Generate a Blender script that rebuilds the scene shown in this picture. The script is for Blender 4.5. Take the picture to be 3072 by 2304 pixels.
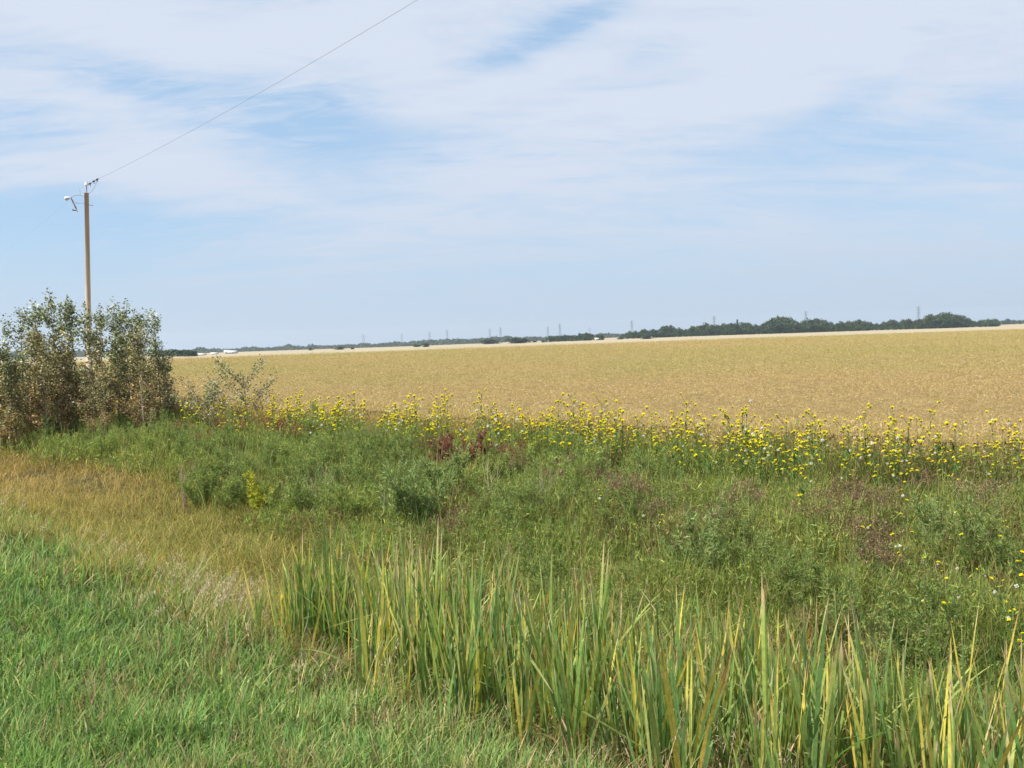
import bpy, math, random
import numpy as np
from mathutils import Vector, Matrix

# ------------------------------------------------------------------ clear
for o in list(bpy.data.objects):
    bpy.data.objects.remove(o)
SC = bpy.context.scene
COL = SC.collection
R = math.radians
random.seed(5)
rng = np.random.default_rng(11)

# ------------------------------------------------------------------ camera
CAMZ, FPX = 2.0, 995.0
PITCH, ROLL = R(2.62), R(-1.85)
cam_d = bpy.data.cameras.new('camera')
cam_d.sensor_width = 36.0
cam_d.lens = 36.0 * FPX / 1024.0
cam_d.clip_start = 0.05
cam_d.clip_end = 20000
cam = bpy.data.objects.new('camera', cam_d)
COL.objects.link(cam)
CAM_M = Matrix.Rotation(math.pi / 2 - PITCH, 4, 'X') @ Matrix.Rotation(ROLL, 4, 'Z')
cam.matrix_world = Matrix.Translation((0, 0, CAMZ)) @ CAM_M
SC.camera = cam
SC.render.resolution_x, SC.render.resolution_y = 1024, 768

# ------------------------------------------------------------------ light and sky
SUN_EL, SUN_AZ = R(46), R(-108)          # azimuth from +Y towards +X
sdir = Vector((math.sin(SUN_AZ) * math.cos(SUN_EL), math.cos(SUN_AZ) * math.cos(SUN_EL), math.sin(SUN_EL)))
sun_d = bpy.data.lights.new('sun', 'SUN')
sun_d.energy = 5.0
sun_d.angle = R(0.6)
sun_d.color = (1.0, 0.95, 0.86)
sun = bpy.data.objects.new('sun', sun_d)
COL.objects.link(sun)
sun.rotation_euler = (-sdir).to_track_quat('-Z', 'Y').to_euler()
SC.view_settings.view_transform = 'Standard'
SC.view_settings.look = 'None'
SC.view_settings.exposure = 0.6
SC.view_settings.gamma = 1.0


class NT:
    def __init__(self, tree):
        self.t = tree
        tree.nodes.clear()

    def n(self, typ, **kw):
        nd = self.t.nodes.new(typ)
        for k, v in kw.items():
            setattr(nd, k, v)
        return nd

    def l(self, a, b):
        self.t.links.new(a, b)

    def put(self, sock, v):
        if hasattr(v, 'links') or isinstance(v, bpy.types.NodeSocket):
            self.l(v, sock)
        else:
            sock.default_value = v

    def m(self, op, a, b=0.0, c=0.0, clamp=False):
        nd = self.n('ShaderNodeMath', operation=op, use_clamp=clamp)
        self.put(nd.inputs[0], a)
        self.put(nd.inputs[1], b)
        self.put(nd.inputs[2], c)
        return nd.outputs[0]

    def mix(self, f, a, b, bt='MIX'):
        nd = self.n('ShaderNodeMix', data_type='RGBA', blend_type=bt)
        self.put(nd.inputs['Factor'], f)
        self.put(nd.inputs['A'], a)
        self.put(nd.inputs['B'], b)
        return nd.outputs['Result'] if 'Result' in nd.outputs.keys() and False else nd.outputs[2]

    def noise(self, vec, scale, detail=4, rough=0.55, dist=0.0):
        nd = self.n('ShaderNodeTexNoise')
        if vec is not None:
            self.l(vec, nd.inputs['Vector'])
        nd.inputs['Scale'].default_value = scale
        nd.inputs['Detail'].default_value = detail
        nd.inputs['Roughness'].default_value = rough
        nd.inputs['Distortion'].default_value = dist
        return nd.outputs[0]

    def ramp(self, f, pts):
        nd = self.n('ShaderNodeValToRGB')
        el = nd.color_ramp.elements
        while len(el) < len(pts):
            el.new(0.5)
        for e, (p, c) in zip(el, pts):
            e.position = p
            e.color = c if len(c) == 4 else (*c, 1)
        self.l(f, nd.inputs[0])
        return nd.outputs[0]

    def mapr(self, f, a, b, c=0.0, d=1.0, smooth=True):
        nd = self.n('ShaderNodeMapRange', interpolation_type='SMOOTHSTEP' if smooth else 'LINEAR')
        self.put(nd.inputs['Value'], f)
        nd.inputs['From Min'].default_value = a
        nd.inputs['From Max'].default_value = b
        nd.inputs['To Min'].default_value = c
        nd.inputs['To Max'].default_value = d
        return nd.outputs[0]


def build_world():
    w = bpy.data.worlds.new('World')
    SC.world = w
    w.use_nodes = True
    T = NT(w.node_tree)
    sky = T.n('ShaderNodeTexSky', sky_type='NISHITA')
    sky.sun_disc = False
    sky.sun_elevation = SUN_EL
    sky.sun_rotation = SUN_AZ
    sky.altitude = 600
    sky.air_density = 1.0
    sky.dust_density = 0.6
    sky.ozone_density = 2.0
    co = T.n('ShaderNodeTexCoord').outputs['Generated']
    sp = T.n('ShaderNodeSeparateXYZ')
    T.l(co, sp.inputs[0])
    x, y, z = sp.outputs
    zc = T.m('MAXIMUM', z, 0.0)
    zd = T.m('ADD', zc, 0.20)
    px = T.m('DIVIDE', x, zd)
    py = T.m('DIVIDE', y, zd)
    cb = T.n('ShaderNodeCombineXYZ')
    T.l(px, cb.inputs[0])
    T.l(py, cb.inputs[1])
    mp = T.n('ShaderNodeMapping')
    T.l(cb.outputs[0], mp.inputs[0])
    mp.inputs['Rotation'].default_value = (0, 0, R(-28))
    mp.inputs['Scale'].default_value = (0.55, 1.5, 1)
    n1 = T.noise(mp.outputs[0], 1.1, 9, 0.6, 0.9)
    n2 = T.noise(mp.outputs[0], 4.2, 8, 0.66, 1.4)
    dens = T.m('ADD', T.m('MULTIPLY', n1, 0.62), T.m('MULTIPLY', n2, 0.38))
    # azimuth / elevation, in radians, for the places where the blue shows through
    az = T.m('ARCTAN2', x, y)
    el = T.m('ARCSINE', z)

    n3 = T.noise(mp.outputs[0], 6.5, 8, 0.7, 2.0)
    gm = T.mapr(n3, 0.25, 0.72, 0.5, 1.35)

    def hole(a0, e0, wa, we, tilt, amt, d):
        da = T.m('SUBTRACT', az, R(a0))
        de = T.m('SUBTRACT', el, R(e0))
        c, s = math.cos(R(tilt)), math.sin(R(tilt))
        ua = T.m('DIVIDE', T.m('ADD', T.m('MULTIPLY', da, c), T.m('MULTIPLY', de, s)), R(wa))
        ue = T.m('DIVIDE', T.m('SUBTRACT', T.m('MULTIPLY', de, c), T.m('MULTIPLY', da, s)), R(we))
        g = T.m('EXPONENT', T.m('MULTIPLY', T.m('ADD', T.m('MULTIPLY', ua, ua), T.m('MULTIPLY', ue, ue)), -1.0))
        g = T.m('MULTIPLY', g, gm)
        return T.m('SUBTRACT', d, T.m('MULTIPLY', g, amt))
    for h in HOLES:
        dens = hole(*h, dens)
    mask = T.mapr(dens, 0.28, 0.60)
    vlow = T.mapr(el, R(0.5), R(13), 1.0, 0.0)
    veil = T.mapr(el, R(0.0), R(8.5), 0.92, 0.0)
    lit = T.m('MULTIPLY', mask, T.m('SUBTRACT', 1.0, veil))
    mask = T.mapr(mask, 0.0, 1.0, 0.12, 0.95, smooth=False)
    mask = T.m('MAXIMUM', mask, veil)
    cloud = T.mix(vlow, (*CLOUD_HI, 1), (*CLOUD_LO, 1))
    cloud = T.mix(T.m('MULTIPLY', lit, 0.55), cloud, (*CLOUD_HI, 1))
    skyc = T.mix(0.72, T.mix(1.0, sky.outputs[0], (*SKY_TINT, 1), 'MULTIPLY'), (*CLEAR, 1))
    colr = T.mix(mask, skyc, cloud)
    bg = T.n('ShaderNodeBackground')
    T.l(colr, bg.inputs[0])
    bg.inputs[1].default_value = 0.10
    out = T.n('ShaderNodeOutputWorld')
    T.l(bg.outputs[0], out.inputs[0])


# az, el, width az, width el, tilt, amount   (degrees)
HOLES = [
    (-12.5, 12.6, 5.5, 2.2, -12, 0.20),
    (-9.5, 13.2, 3.0, 1.2, 12, 0.10),
    (-20.5, 14.2, 4.5, 1.2, -12, 0.20),
    (2.5, 16.6, 6.0, .9, 20, 0.22),
    (8, 14.5, 3.5, 1.6, 10, 0.10),
    (-26, 12.2, 4.0, 1.8, -10, 0.14),
    (-25.5, 5.5, 6.0, 3.0, 0, 0.30),
    (-17, 6.5, 5.0, 1.2, 5, 0.14),
    (-8, 8.0, 5.0, 1.0, 5, 0.08),
    (25.4, 11.2, 2.6, 1.0, -8, 0.14),
    (19, 12.0, 3.0, 1.1, 20, 0.12),
    (14, 9.0, 8.0, 1.2, -5, 0.05),
    (-24, 17.8, 7, 1.8, -8, -0.18),
    (-10, 17.8, 6, 1.6, 10, -0.12),
    (4, 10.5, 12.0, 2.6, 8, -0.16),
    (20, 17.5, 9, 3, 0, -0.14),
    (-22, 9.6, 6, 1.3, 0, -0.12),
]
CLEAR = (2.25, 3.65, 5.35)
CLOUD_HI = (4.65, 5.1, 5.9)
CLOUD_LO = (3.4, 4.2, 5.25)
SKY_TINT = (1.25, 1.25, 1.22)
build_world()

# ------------------------------------------------------------------ helpers: objects


def tag(o, label=None, cat=None, group=None, kind=None):
    if label:
        o['label'] = label
    if cat:
        o['category'] = cat
    if group:
        o['group'] = group
    if kind:
        o['kind'] = kind
    return o


def link(name, me, mat=None, parent=None, loc=None, rz=0.0, sc=1.0, color=None):
    o = bpy.data.objects.new(name, me)
    COL.objects.link(o)
    if mat is not None and me is not None and not me.materials:
        me.materials.append(mat)
    if parent is not None:
        o.parent = parent
    if loc is not None:
        o.location = loc
    o.rotation_euler = (0, 0, rz)
    o.scale = (sc, sc, sc) if not hasattr(sc, '__len__') else sc
    if color is not None:
        o.color = (*color, 1.0)
    return o


class MB:
    """collects quad arrays and makes one mesh"""

    def __init__(self):
        self.v, self.f, self.c, self.n = [], [], [], 0

    def add(self, V, F, C):
        V = np.asarray(V, float).reshape(-1, 3)
        C = np.asarray(C, float)
        if C.ndim == 1:
            C = np.tile(C, (len(V), 1))
        self.v.append(V)
        self.f.append(np.asarray(F, np.int64).reshape(-1, 4) + self.n)
        self.c.append(C.reshape(-1, 3))
        self.n += len(V)

    def mesh(self, name, smooth=False):
        V = np.concatenate(self.v)
        F = np.concatenate(self.f)
        C = np.clip(np.concatenate(self.c), 0.0, 1.0)
        me = bpy.data.meshes.new(name)
        me.vertices.add(len(V))
        me.vertices.foreach_set('co', V.astype(np.float32).ravel())
        me.loops.add(F.size)
        me.loops.foreach_set('vertex_index', F.astype(np.int32).ravel())
        me.polygons.add(len(F))
        me.polygons.foreach_set('loop_start', (np.arange(len(F)) * 4).astype(np.int32))
        if smooth:
            me.polygons.foreach_set('use_smooth', np.ones(len(F), bool))
        at = me.color_attributes.new('Col', 'FLOAT_COLOR', 'POINT')
        at.data.foreach_set('color', np.hstack([C, np.ones((len(C), 1))]).astype(np.float32).ravel())
        me.update(calc_edges=True)
        me.validate()
        return me


def A(x, n):
    x = np.asarray(x, float)
    return np.full(n, float(x)) if x.ndim == 0 else x


def U(a, b, n):
    return rng.uniform(a, b, n)


def ribbons(mb, base, L, W, az, lean, curve, colb, colt=None, nseg=3, face=None, twist=0.0, tip=None,
            tipfrac=0.15, belly=0.35, kink=None, point=None):
    """leaf blades: base Nx3; grows upward, leaning to azimuth az; ribbon of nseg quads"""
    base = np.asarray(base, float).reshape(-1, 3)
    n = len(base)
    if n == 0:
        return
    L, W, az, lean, curve, twist = [A(q, n) for q in (L, W, az, lean, curve, twist)]
    face = az + np.pi / 2 + U(-.9, .9, n) if face is None else A(face, n)
    colb = np.asarray(colb, float)
    colb = np.tile(colb, (n, 1)) if colb.ndim == 1 else colb
    colt = colb if colt is None else np.asarray(colt, float)
    colt = np.tile(colt, (n, 1)) if colt.ndim == 1 else colt
    t = np.linspace(0, 1, nseg + 1)
    P = np.zeros((n, nseg + 1, 3))
    P[:, 0] = base
    for k in range(nseg):
        th = lean + curve * (t[k] + t[k + 1]) / 2
        if kink is not None:
            th = th + kink[0] * ((t[k] + t[k + 1]) / 2 > kink[1])
        d = np.stack([np.sin(th) * np.cos(az), np.sin(th) * np.sin(az), np.cos(th)], 1)
        P[:, k + 1] = P[:, k] + d * (L / nseg)[:, None]
    prof = np.minimum(1.0, (1 - belly) + belly * t * 4) * np.clip(1 - t ** 3.2, 0.03, 1)
    if point:
        prof = np.minimum(1.0, .7 + t) * np.clip((1 - t) / point, 0.03, 1) ** .8
    fa = face[:, None] + twist[:, None] * t[None]
    S = np.stack([np.cos(fa), np.sin(fa), np.zeros_like(fa)], 2) * (W[:, None] * prof[None] * .5)[..., None]
    V = np.stack([P - S, P + S], 2).reshape(-1, 3)
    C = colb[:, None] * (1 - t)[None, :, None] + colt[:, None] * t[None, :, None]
    if tip is not None:
        tip = np.asarray(tip, float)
        tip = np.tile(tip, (n, 1)) if tip.ndim == 1 else tip
        tf = A(tipfrac, n)
        wt = np.clip((t[None] - (1 - tf[:, None])) / np.maximum(tf[:, None] * .5, 1e-3), 0, 1)[..., None]
        C = C * (1 - wt) + tip[:, None] * wt
    C = np.repeat(C[:, :, None], 2, 2).reshape(-1, 3)
    i = np.arange(n)[:, None] * (nseg + 1) * 2 + np.arange(nseg)[None] * 2
    F = np.stack([i, i + 1, i + 3, i + 2], 2).reshape(-1, 4)
    mb.add(V, F, C)


def leaves(mb, pos, d, L, W, col, fold=0.25, wide=0.45):
    """lens-shaped folded leaves: pos Nx3 (stalk end), d Nx3 direction"""
    pos = np.asarray(pos, float).reshape(-1, 3)
    n = len(pos)
    if n == 0:
        return
    d = np.asarray(d, float)
    d = d / np.linalg.norm(d, axis=1, keepdims=True)
    L, W = A(L, n), A(W, n)
    rnd = rng.normal(size=(n, 3))
    s = np.cross(d, rnd)
    s /= np.linalg.norm(s, axis=1, keepdims=True) + 1e-9
    nn = np.cross(s, d)
    col = np.asarray(col, float)
    col = np.tile(col, (n, 1)) if col.ndim == 1 else col
    mid = pos + d * (L * wide)[:, None]
    tip = pos + d * L[:, None] - nn * (L * .12)[:, None]
    a = mid + s * (W * .5)[:, None] + nn * (W * fold)[:, None]
    b = mid - s * (W * .5)[:, None] + nn * (W * fold)[:, None]
    V = np.stack([pos, a, tip, b], 1).reshape(-1, 3)
    F = np.arange(n * 4).reshape(-1, 4)
    mb.add(V, F, np.repeat(col, 4, 0))


def tube(mb, pts, r0, r1, col, sides=5, cap=True):
    pts = np.asarray(pts, float)
    k = len(pts)
    rad = np.linspace(r0, r1, k) if np.ndim(r0) == 0 else np.asarray(r0)
    ring = []
    for i in range(k):
        d = pts[min(i + 1, k - 1)] - pts[max(i - 1, 0)]
        d = d / (np.linalg.norm(d) + 1e-12)
        h = np.array([0, 0, 1.0]) if abs(d[2]) < .9 else np.array([1.0, 0, 0])
        s = np.cross(d, h)
        s /= np.linalg.norm(s)
        u = np.cross(s, d)
        a = np.arange(sides) * 2 * np.pi / sides
        ring.append(pts[i] + rad[i] * (np.cos(a)[:, None] * s + np.sin(a)[:, None] * u))
    V = np.concatenate(ring)
    F = []
    for i in range(k - 1):
        for j in range(sides):
            j2 = (j + 1) % sides
            F.append((i * sides + j, i * sides + j2, (i + 1) * sides + j2, (i + 1) * sides + j))
    if cap:
        n0 = len(V)
        V = np.vstack([V, pts[0], pts[-1]])
        for j in range(0, sides, 1):
            j2 = (j + 1) % sides
            # triangular caps written as quads that split one rim edge
            m0 = len(V)
            V = np.vstack([V, (V[j] + V[j2]) / 2, (V[(k - 1) * sides + j] + V[(k - 1) * sides + j2]) / 2])
            F.append((n0, j, m0, j2))
            F.append((n0 + 1, (k - 1) * sides + j2, m0 + 1, (k - 1) * sides + j))
    mb.add(V, F, col)


def box(mb, c, s, col, rz=0.0):
    c, s = np.asarray(c, float), np.asarray(s, float) / 2
    q = np.array([[x, y, z] for x in (-1, 1) for y in (-1, 1) for z in (-1, 1)]) * s
    ca, sa = math.cos(rz), math.sin(rz)
    q = np.stack([q[:, 0] * ca - q[:, 1] * sa, q[:, 0] * sa + q[:, 1] * ca, q[:, 2]], 1) + c
    F = [(0, 1, 3, 2), (4, 6, 7, 5), (0, 4, 5, 1), (2, 3, 7, 6), (0, 2, 6, 4), (1, 5, 7, 3)]
    mb.add(q, F, col)


def jit(col, n, dv=0.2, dh=0.08):
    col = np.asarray(col, float)
    col = np.tile(col, (n, 1)) if col.ndim == 1 else col
    return np.clip(col * np.exp(rng.normal(0, dv, (n, 1))) * np.exp(rng.normal(0, dh, (n, 3))), 0.002, .95)


def pick(cols, w, n, dv=0.2, dh=0.06):
    cols = np.asarray(cols, float)
    w = np.asarray(w, float)
    return jit(cols[rng.choice(len(cols), n, p=w / w.sum())], n, dv, dh)


# value noise
_P = np.random.default_rng(3).random((256, 256))


def vnoise(x, y):
    x, y = np.asarray(x, float), np.asarray(y, float)
    xi, yi = np.floor(x).astype(int), np.floor(y).astype(int)
    fx, fy = x - xi, y - yi
    fx, fy = fx * fx * (3 - 2 * fx), fy * fy * (3 - 2 * fy)
    g = lambda a, b: _P[a & 255, b & 255]
    return (g(xi, yi) * (1 - fx) + g(xi + 1, yi) * fx) * (1 - fy) + (g(xi, yi + 1) * (1 - fx) + g(xi + 1, yi + 1) * fx) * fy


def fbm(x, y, s=1.0, o=3):
    x, y = np.asarray(x) / s, np.asarray(y) / s
    r, a = 0, .5
    for k in range(o):
        r = r + a * vnoise(x + 17.3 * k, y - 9.1 * k)
        x, y, a = x * 2.03, y * 2.03, a * .5
    return r / (1 - .5 ** o)


# ------------------------------------------------------------------ the lie of the land
DV = np.array([-.743, .669])       # along the road, away from the camera
DU = np.array([.669, .743])        # from the road towards the field


def uv(x, y):
    return x * DU[0] + y * DU[1], x * DV[0] + y * DV[1]


def xy(u, v):
    return u * DU[0] + v * DV[0], u * DU[1] + v * DV[1]


def eA(v):          # edge of the mown green shoulder
    return np.interp(v, [-5, 4, 6, 10, 15, 21, 60], [4.6, 4.75, 4.85, 5.4, 6.1, 6.9, 7.6])


def eB(v):          # edge of the tawny sedge
    return np.interp(v, [7, 9, 11, 14, 20.8, 28, 60], [5.8, 7.4, 8.7, 9.8, 11.4, 11.6, 11.4])


EF = 15.8           # edge of the crop


def smooth(x):
    x = np.clip(x, 0, 1)
    return x * x * (3 - 2 * x)


def gz(x, y):
    x, y = np.asarray(x, float), np.asarray(y, float)
    u, v = uv(x, y)
    sh = (eA(v) - 4.75) * np.clip(u / 5, 0, 1) * (1 - smooth((u - 8) / 6))
    z = np.interp(u - sh, [-60, -3, 1, 2.5, 4.6, 6.2, 8.0, 11, 15, 20, 1e5],
                  [.15, .1, 0, -.15, -.62, -1.02, -1.1, -.85, -.62, -.58, -.58])
    z = z + (fbm(x, y, 1.7, 3) - .5) * .12
    r = np.hypot(x, y)
    w = smooth((.22 - x / np.maximum(r, 1)) / .35)
    return z - w * .0035 * np.clip(r - 330, 0, 2200)


def ray(px, py):
    d = CAM_M.to_3x3() @ Vector(((px - 512) / FPX, (384 - py) / FPX, -1))
    return np.array(d)


def at(px, py, Y):
    d = ray(px, py)
    return np.array([0, 0, CAMZ]) + d * (Y / d[1])


def hit(px, py, dz=0.0, lo=3, hi=4000):
    d = ray(px, py)
    d = d / d[1]
    Y = np.exp(np.linspace(math.log(lo), math.log(hi), 4000))
    zz = CAMZ + d[2] * Y - gz(d[0] * Y, Y) - dz
    i = np.argmax(zz < 0)
    Y = Y[i]
    return np.array([d[0] * Y, Y, float(gz(d[0] * Y, Y))])


# ------------------------------------------------------------------ materials
def veg_mat(name, rough=0.7, trans=0.38, spec=0.14):
    m = bpy.data.materials.new(name)
    m.use_nodes = True
    T = NT(m.node_tree)
    at_ = T.n('ShaderNodeAttribute', attribute_name='Col').outputs['Color']
    oi = T.n('ShaderNodeObjectInfo').outputs['Color']
    c = T.mix(1.0, at_, oi, 'MULTIPLY')
    ge = T.n('ShaderNodeNewGeometry')
    nz = T.noise(ge.outputs['Position'], 35.0, 2, .6)
    c = T.mix(1.0, c, T.ramp(nz, [(0.3, (.80, .80, .80)), (.7, (1.18, 1.18, 1.15))]), 'MULTIPLY')
    p = T.n('ShaderNodeBsdfPrincipled')
    T.l(c, p.inputs['Base Color'])
    p.inputs['Roughness'].default_value = rough
    p.inputs['Specular IOR Level'].default_value = spec
    out = T.n('ShaderNodeOutputMaterial')
    if trans > 0:
        tr = T.n('ShaderNodeBsdfTranslucent')
        T.l(T.mix(1.0, c, (1.15, 1.2, .7, 1), 'MULTIPLY'), tr.inputs['Color'])
        mx = T.n('ShaderNodeMixShader')
        mx.inputs[0].default_value = trans
        T.l(p.outputs[0], mx.inputs[1])
        T.l(tr.outputs[0], mx.inputs[2])
        T.l(mx.outputs[0], out.inputs[0])
    else:
        T.l(p.outputs[0], out.inputs[0])
    return m


M_LEAF = veg_mat('leaf')
M_DRY = veg_mat('dry_grass', .7, .25, .2)
M_BARK = veg_mat('bark', .85, 0, .15)
M_PETAL = veg_mat('petal', .6, .3, .2)
M_FAR = veg_mat('tree_foliage', .8, .15, .1)
M_PAINT = veg_mat('painted_wall', .7, 0, .3)


def ground_mat():
    m = bpy.data.materials.new('soil_and_stubble')
    m.use_nodes = True
    T = NT(m.node_tree)
    pos = T.n('ShaderNodeNewGeometry').outputs['Position']
    a = T.noise(pos, 3.5, 6, .65)
    near = T.ramp(a, [(.3, (.030, .027, .014)), (.55, (.065, .06, .028)), (.8, (.12, .10, .05))])
    b = T.noise(pos, .02, 4, .5)
    far = T.ramp(b, [(.3, (.33, .27, .17)), (.5, (.40, .33, .22)), (.7, (.34, .29, .16))])
    ln = T.n('ShaderNodeVectorMath', operation='LENGTH')
    T.l(pos, ln.inputs[0])
    f = T.mapr(ln.outputs['Value'], 120, 200)
    c = T.mix(f, near, far)
    p = T.n('ShaderNodeBsdfPrincipled')
    T.l(c, p.inputs['Base Color'])
    p.inputs['Roughness'].default_value = .95
    p.inputs['Specular IOR Level'].default_value = .1
    bp = T.n('ShaderNodeBump')
    bp.inputs['Strength'].default_value = .6
    T.l(T.noise(pos, 18, 4, .7), bp.inputs['Height'])
    T.l(bp.outputs[0], p.inputs['Normal'])
    out = T.n('ShaderNodeOutputMaterial')
    T.l(p.outputs[0], out.inputs[0])
    return m


def crop_mat():
    m = bpy.data.materials.new('ripe_crop_canopy')
    m.use_nodes = True
    T = NT(m.node_tree)
    pos = T.n('ShaderNodeNewGeometry').outputs['Position']
    at_ = T.n('ShaderNodeAttribute', attribute_name='Col').outputs['Color']
    a = T.noise(pos, 2.2, 8, .75)
    c = T.mix(1.0, at_, T.ramp(a, [(.3, (.72, .70, .66)), (.5, (1, 1, 1)), (.72, (1.2, 1.18, 1.1))]), 'MULTIPLY')
    p = T.n('ShaderNodeBsdfPrincipled')
    T.l(c, p.inputs['Base Color'])
    p.inputs['Roughness'].default_value = .9
    p.inputs['Specular IOR Level'].default_value = .1
    bp = T.n('ShaderNodeBump')
    bp.inputs['Strength'].default_value = .8
    bp.inputs['Distance'].default_value = .3
    T.l(T.noise(pos, 5, 6, .8), bp.inputs['Height'])
    T.l(bp.outputs[0], p.inputs['Normal'])
    out = T.n('ShaderNodeOutputMaterial')
    T.l(p.outputs[0], out.inputs[0])
    return m


# ------------------------------------------------------------------ ground sheet
def polar_sheet(rads, angs, zf, colf, keep=None):
    rr, aa = np.meshgrid(rads, angs, indexing='ij')
    X, Y = rr * np.sin(aa), rr * np.cos(aa)
    Z = zf(X, Y)
    V = np.stack([X, Y, Z], 2).reshape(-1, 3)
    nr, na = len(rads), len(angs)
    i = (np.arange(nr - 1)[:, None] * na + np.arange(na - 1)[None])
    F = np.stack([i, i + na, i + na + 1, i + 1], 2).reshape(-1, 4)
    if keep is not None:
        k = keep(X, Y).reshape(-1)
        F = F[k[F].all(1)]
    return V, F, colf(X, Y).reshape(-1, 3)


def build_ground():
    mb = MB()
    rads = np.concatenate([[0.01], np.exp(np.linspace(math.log(.6), math.log(4600), 330))])
    angs = np.linspace(-math.pi, math.pi, 721)
    V, F, C = polar_sheet(rads, angs, gz, lambda X, Y: np.ones(X.shape + (3,)) * .1)
    mb.add(V, F, C)
    o = link('ground', mb.mesh('ground', True), ground_mat())
    tag(o, kind='structure')


build_ground()


def polar_pts(n, r0, r1, a=40, p=1.0):
    """scatter round the camera, thinning with distance"""
    q = rng.random(n)
    r = np.exp(math.log(r0) + q ** p * (math.log(r1) - math.log(r0)))
    t = R(1) * U(-a, a, n)
    return r * np.sin(t), r * np.cos(t), r


# ------------------------------------------------------------------ shoulder grass
G = dict(
    green=(.165, .27, .08), lush=(.175, .295, .085), lime=(.32, .37, .12), blue=(.14, .24, .09),
    tan=(.42, .34, .18), straw=(.55, .46, .27), brown=(.20, .12, .06))


def build_shoulder_grass():
    mb = MB()
    x, y, r = polar_pts(330000, 2.6, 34, 42, 1.1)
    u, v = uv(x, y)
    e = eA(v) - .32 * smooth((6 - v) / 2) + (fbm(x, y, 1.2) - .5) * 1.6
    k = (u < e + .25) & (u > -3)
    x, y, r, u, v, e = [q[k] for q in (x, y, r, u, v, e)]
    n = len(x)
    near_edge = np.clip(1 - (e - u) / 1.6, 0, 1)
    patch = fbm(x, y, .8, 3)
    big = fbm(x + 40, y, 3.0, 2)
    w = (r / 6) ** .75
    clump = fbm(x + 3, y + 8, .28, 2)
    L = (.06 + .12 * patch + .16 * clump ** 2) * U(.5, 1.4, n) * (1 + .35 * near_edge) * (1 + .1 * w)
    W = U(.005, .011, n) * w
    az = U(0, 2 * np.pi, n) + fbm(x, y, .3, 2) * 2
    lean = np.abs(rng.normal(.25, .35, n))
    curve = U(-.1, 1.5, n)
    c = pick([G['green'], G['lush'], G['lime'], G['blue'], G['tan']], [4, 5, 3.2, 1.4, .2], n, .22, .08)
    dry = rng.random(n) < near_edge * .30 + .05 * (patch > .6)
    c[dry] = pick([G['tan'], G['straw'], G['lime'], G['brown']], [3, 2, 3, 1], dry.sum(), .2, .05)
    c *= (.8 + .4 * big)[:, None]
    th = fbm(x + 70, y + 11, .45, 3)
    q = rng.random(n) < np.clip((th - .62) * 4, 0, .4)
    c[q] = pick([G['tan'], (.30, .28, .12), G['brown'], (.36, .24, .14)], [3, 4, 1, 1], q.sum(), .2, .05)
    z = gz(x, y) - .01
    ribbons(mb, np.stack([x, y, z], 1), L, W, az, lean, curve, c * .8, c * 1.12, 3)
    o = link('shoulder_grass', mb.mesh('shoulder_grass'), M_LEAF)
    tag(o, 'bright green grass covering the road shoulder at lower left', 'grass', kind='stuff')


build_shoulder_grass()


def build_seed_grass():
    """bleached brome stalks with drooping seed heads along the shoulder's edge"""
    mb = MB()
    n = 330
    v = np.concatenate([U(5.2, 9.5, 230), U(1.0, 5.5, 60), U(9, 18, 40)])
    u = eA(v) + rng.normal(-.45, .33, n) + (fbm(v, v * 0, 1.5) - .5)
    x, y = xy(u, v)
    r = np.hypot(x, y)
    keep = fbm(x + 9, y + 3, 1.1, 2) > .46
    x, y, r = x[keep], y[keep], r[keep]
    n = len(x)
    az = U(-.6, .9, n)
    L = U(.36, .62, n)
    lean, curve = U(.02, .28, n), U(.3, 1.1, n)
    z = gz(x, y)
    c = pick([G['straw'], (.50, .40, .26), (.40, .40, .18)], [3, 3, 2], n, .15, .04)
    ribbons(mb, np.stack([x, y, z], 1), L, .0035 * (r / 6) ** .6, az, lean, curve, c, c, 5)
    # seed heads: spikelets hung from the last quarter of each stalk
    m = 24
    for k in range(m):
        t = .70 + .32 * k / m
        th = lean + curve * t * .5
        d = np.stack([np.sin(th) * np.cos(az), np.sin(th) * np.sin(az), np.cos(th)], 1)
        p = np.stack([x, y, z], 1) + d * (L * t)[:, None] + rng.normal(0, .013, (n, 3))
        dd = rng.normal(0, .45, (n, 3)) + np.array([0.2, 0, -.9])
        cc = pick([(.52, .42, .32), (.42, .33, .24), (.60, .52, .38)], [3, 2, 2], n, .15, .04)
        leaves(mb, p, dd, U(.02, .042, n), U(.003, .007, n) * (r / 7) ** .5, cc, .1)
    for (a_, b_, n_) in ((226, 672, 26), (222, 690, 16), (100, 700, 8), (395, 745, 10)):
        p = hit(a_, b_)
        bs = p + rng.normal(0, .08, (n_, 3)) * [1, 1, 0]
        cc = pick([(.34, .17, .11), (.40, .26, .16)], [1, 1], n_, .2, .05)
        ribbons(mb, bs, U(.2, .45, n_), .006, U(0, 6.28, n_), U(0, .3, n_), U(0, .5, n_), cc, cc, 4)
    o = link('seeding_grass', mb.mesh('seeding_grass'), M_DRY)
    tag(o, 'pale bleached grass stalks with drooping seed heads along the edge of the green shoulder', 'grass', kind='stuff')


build_seed_grass()


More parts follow.
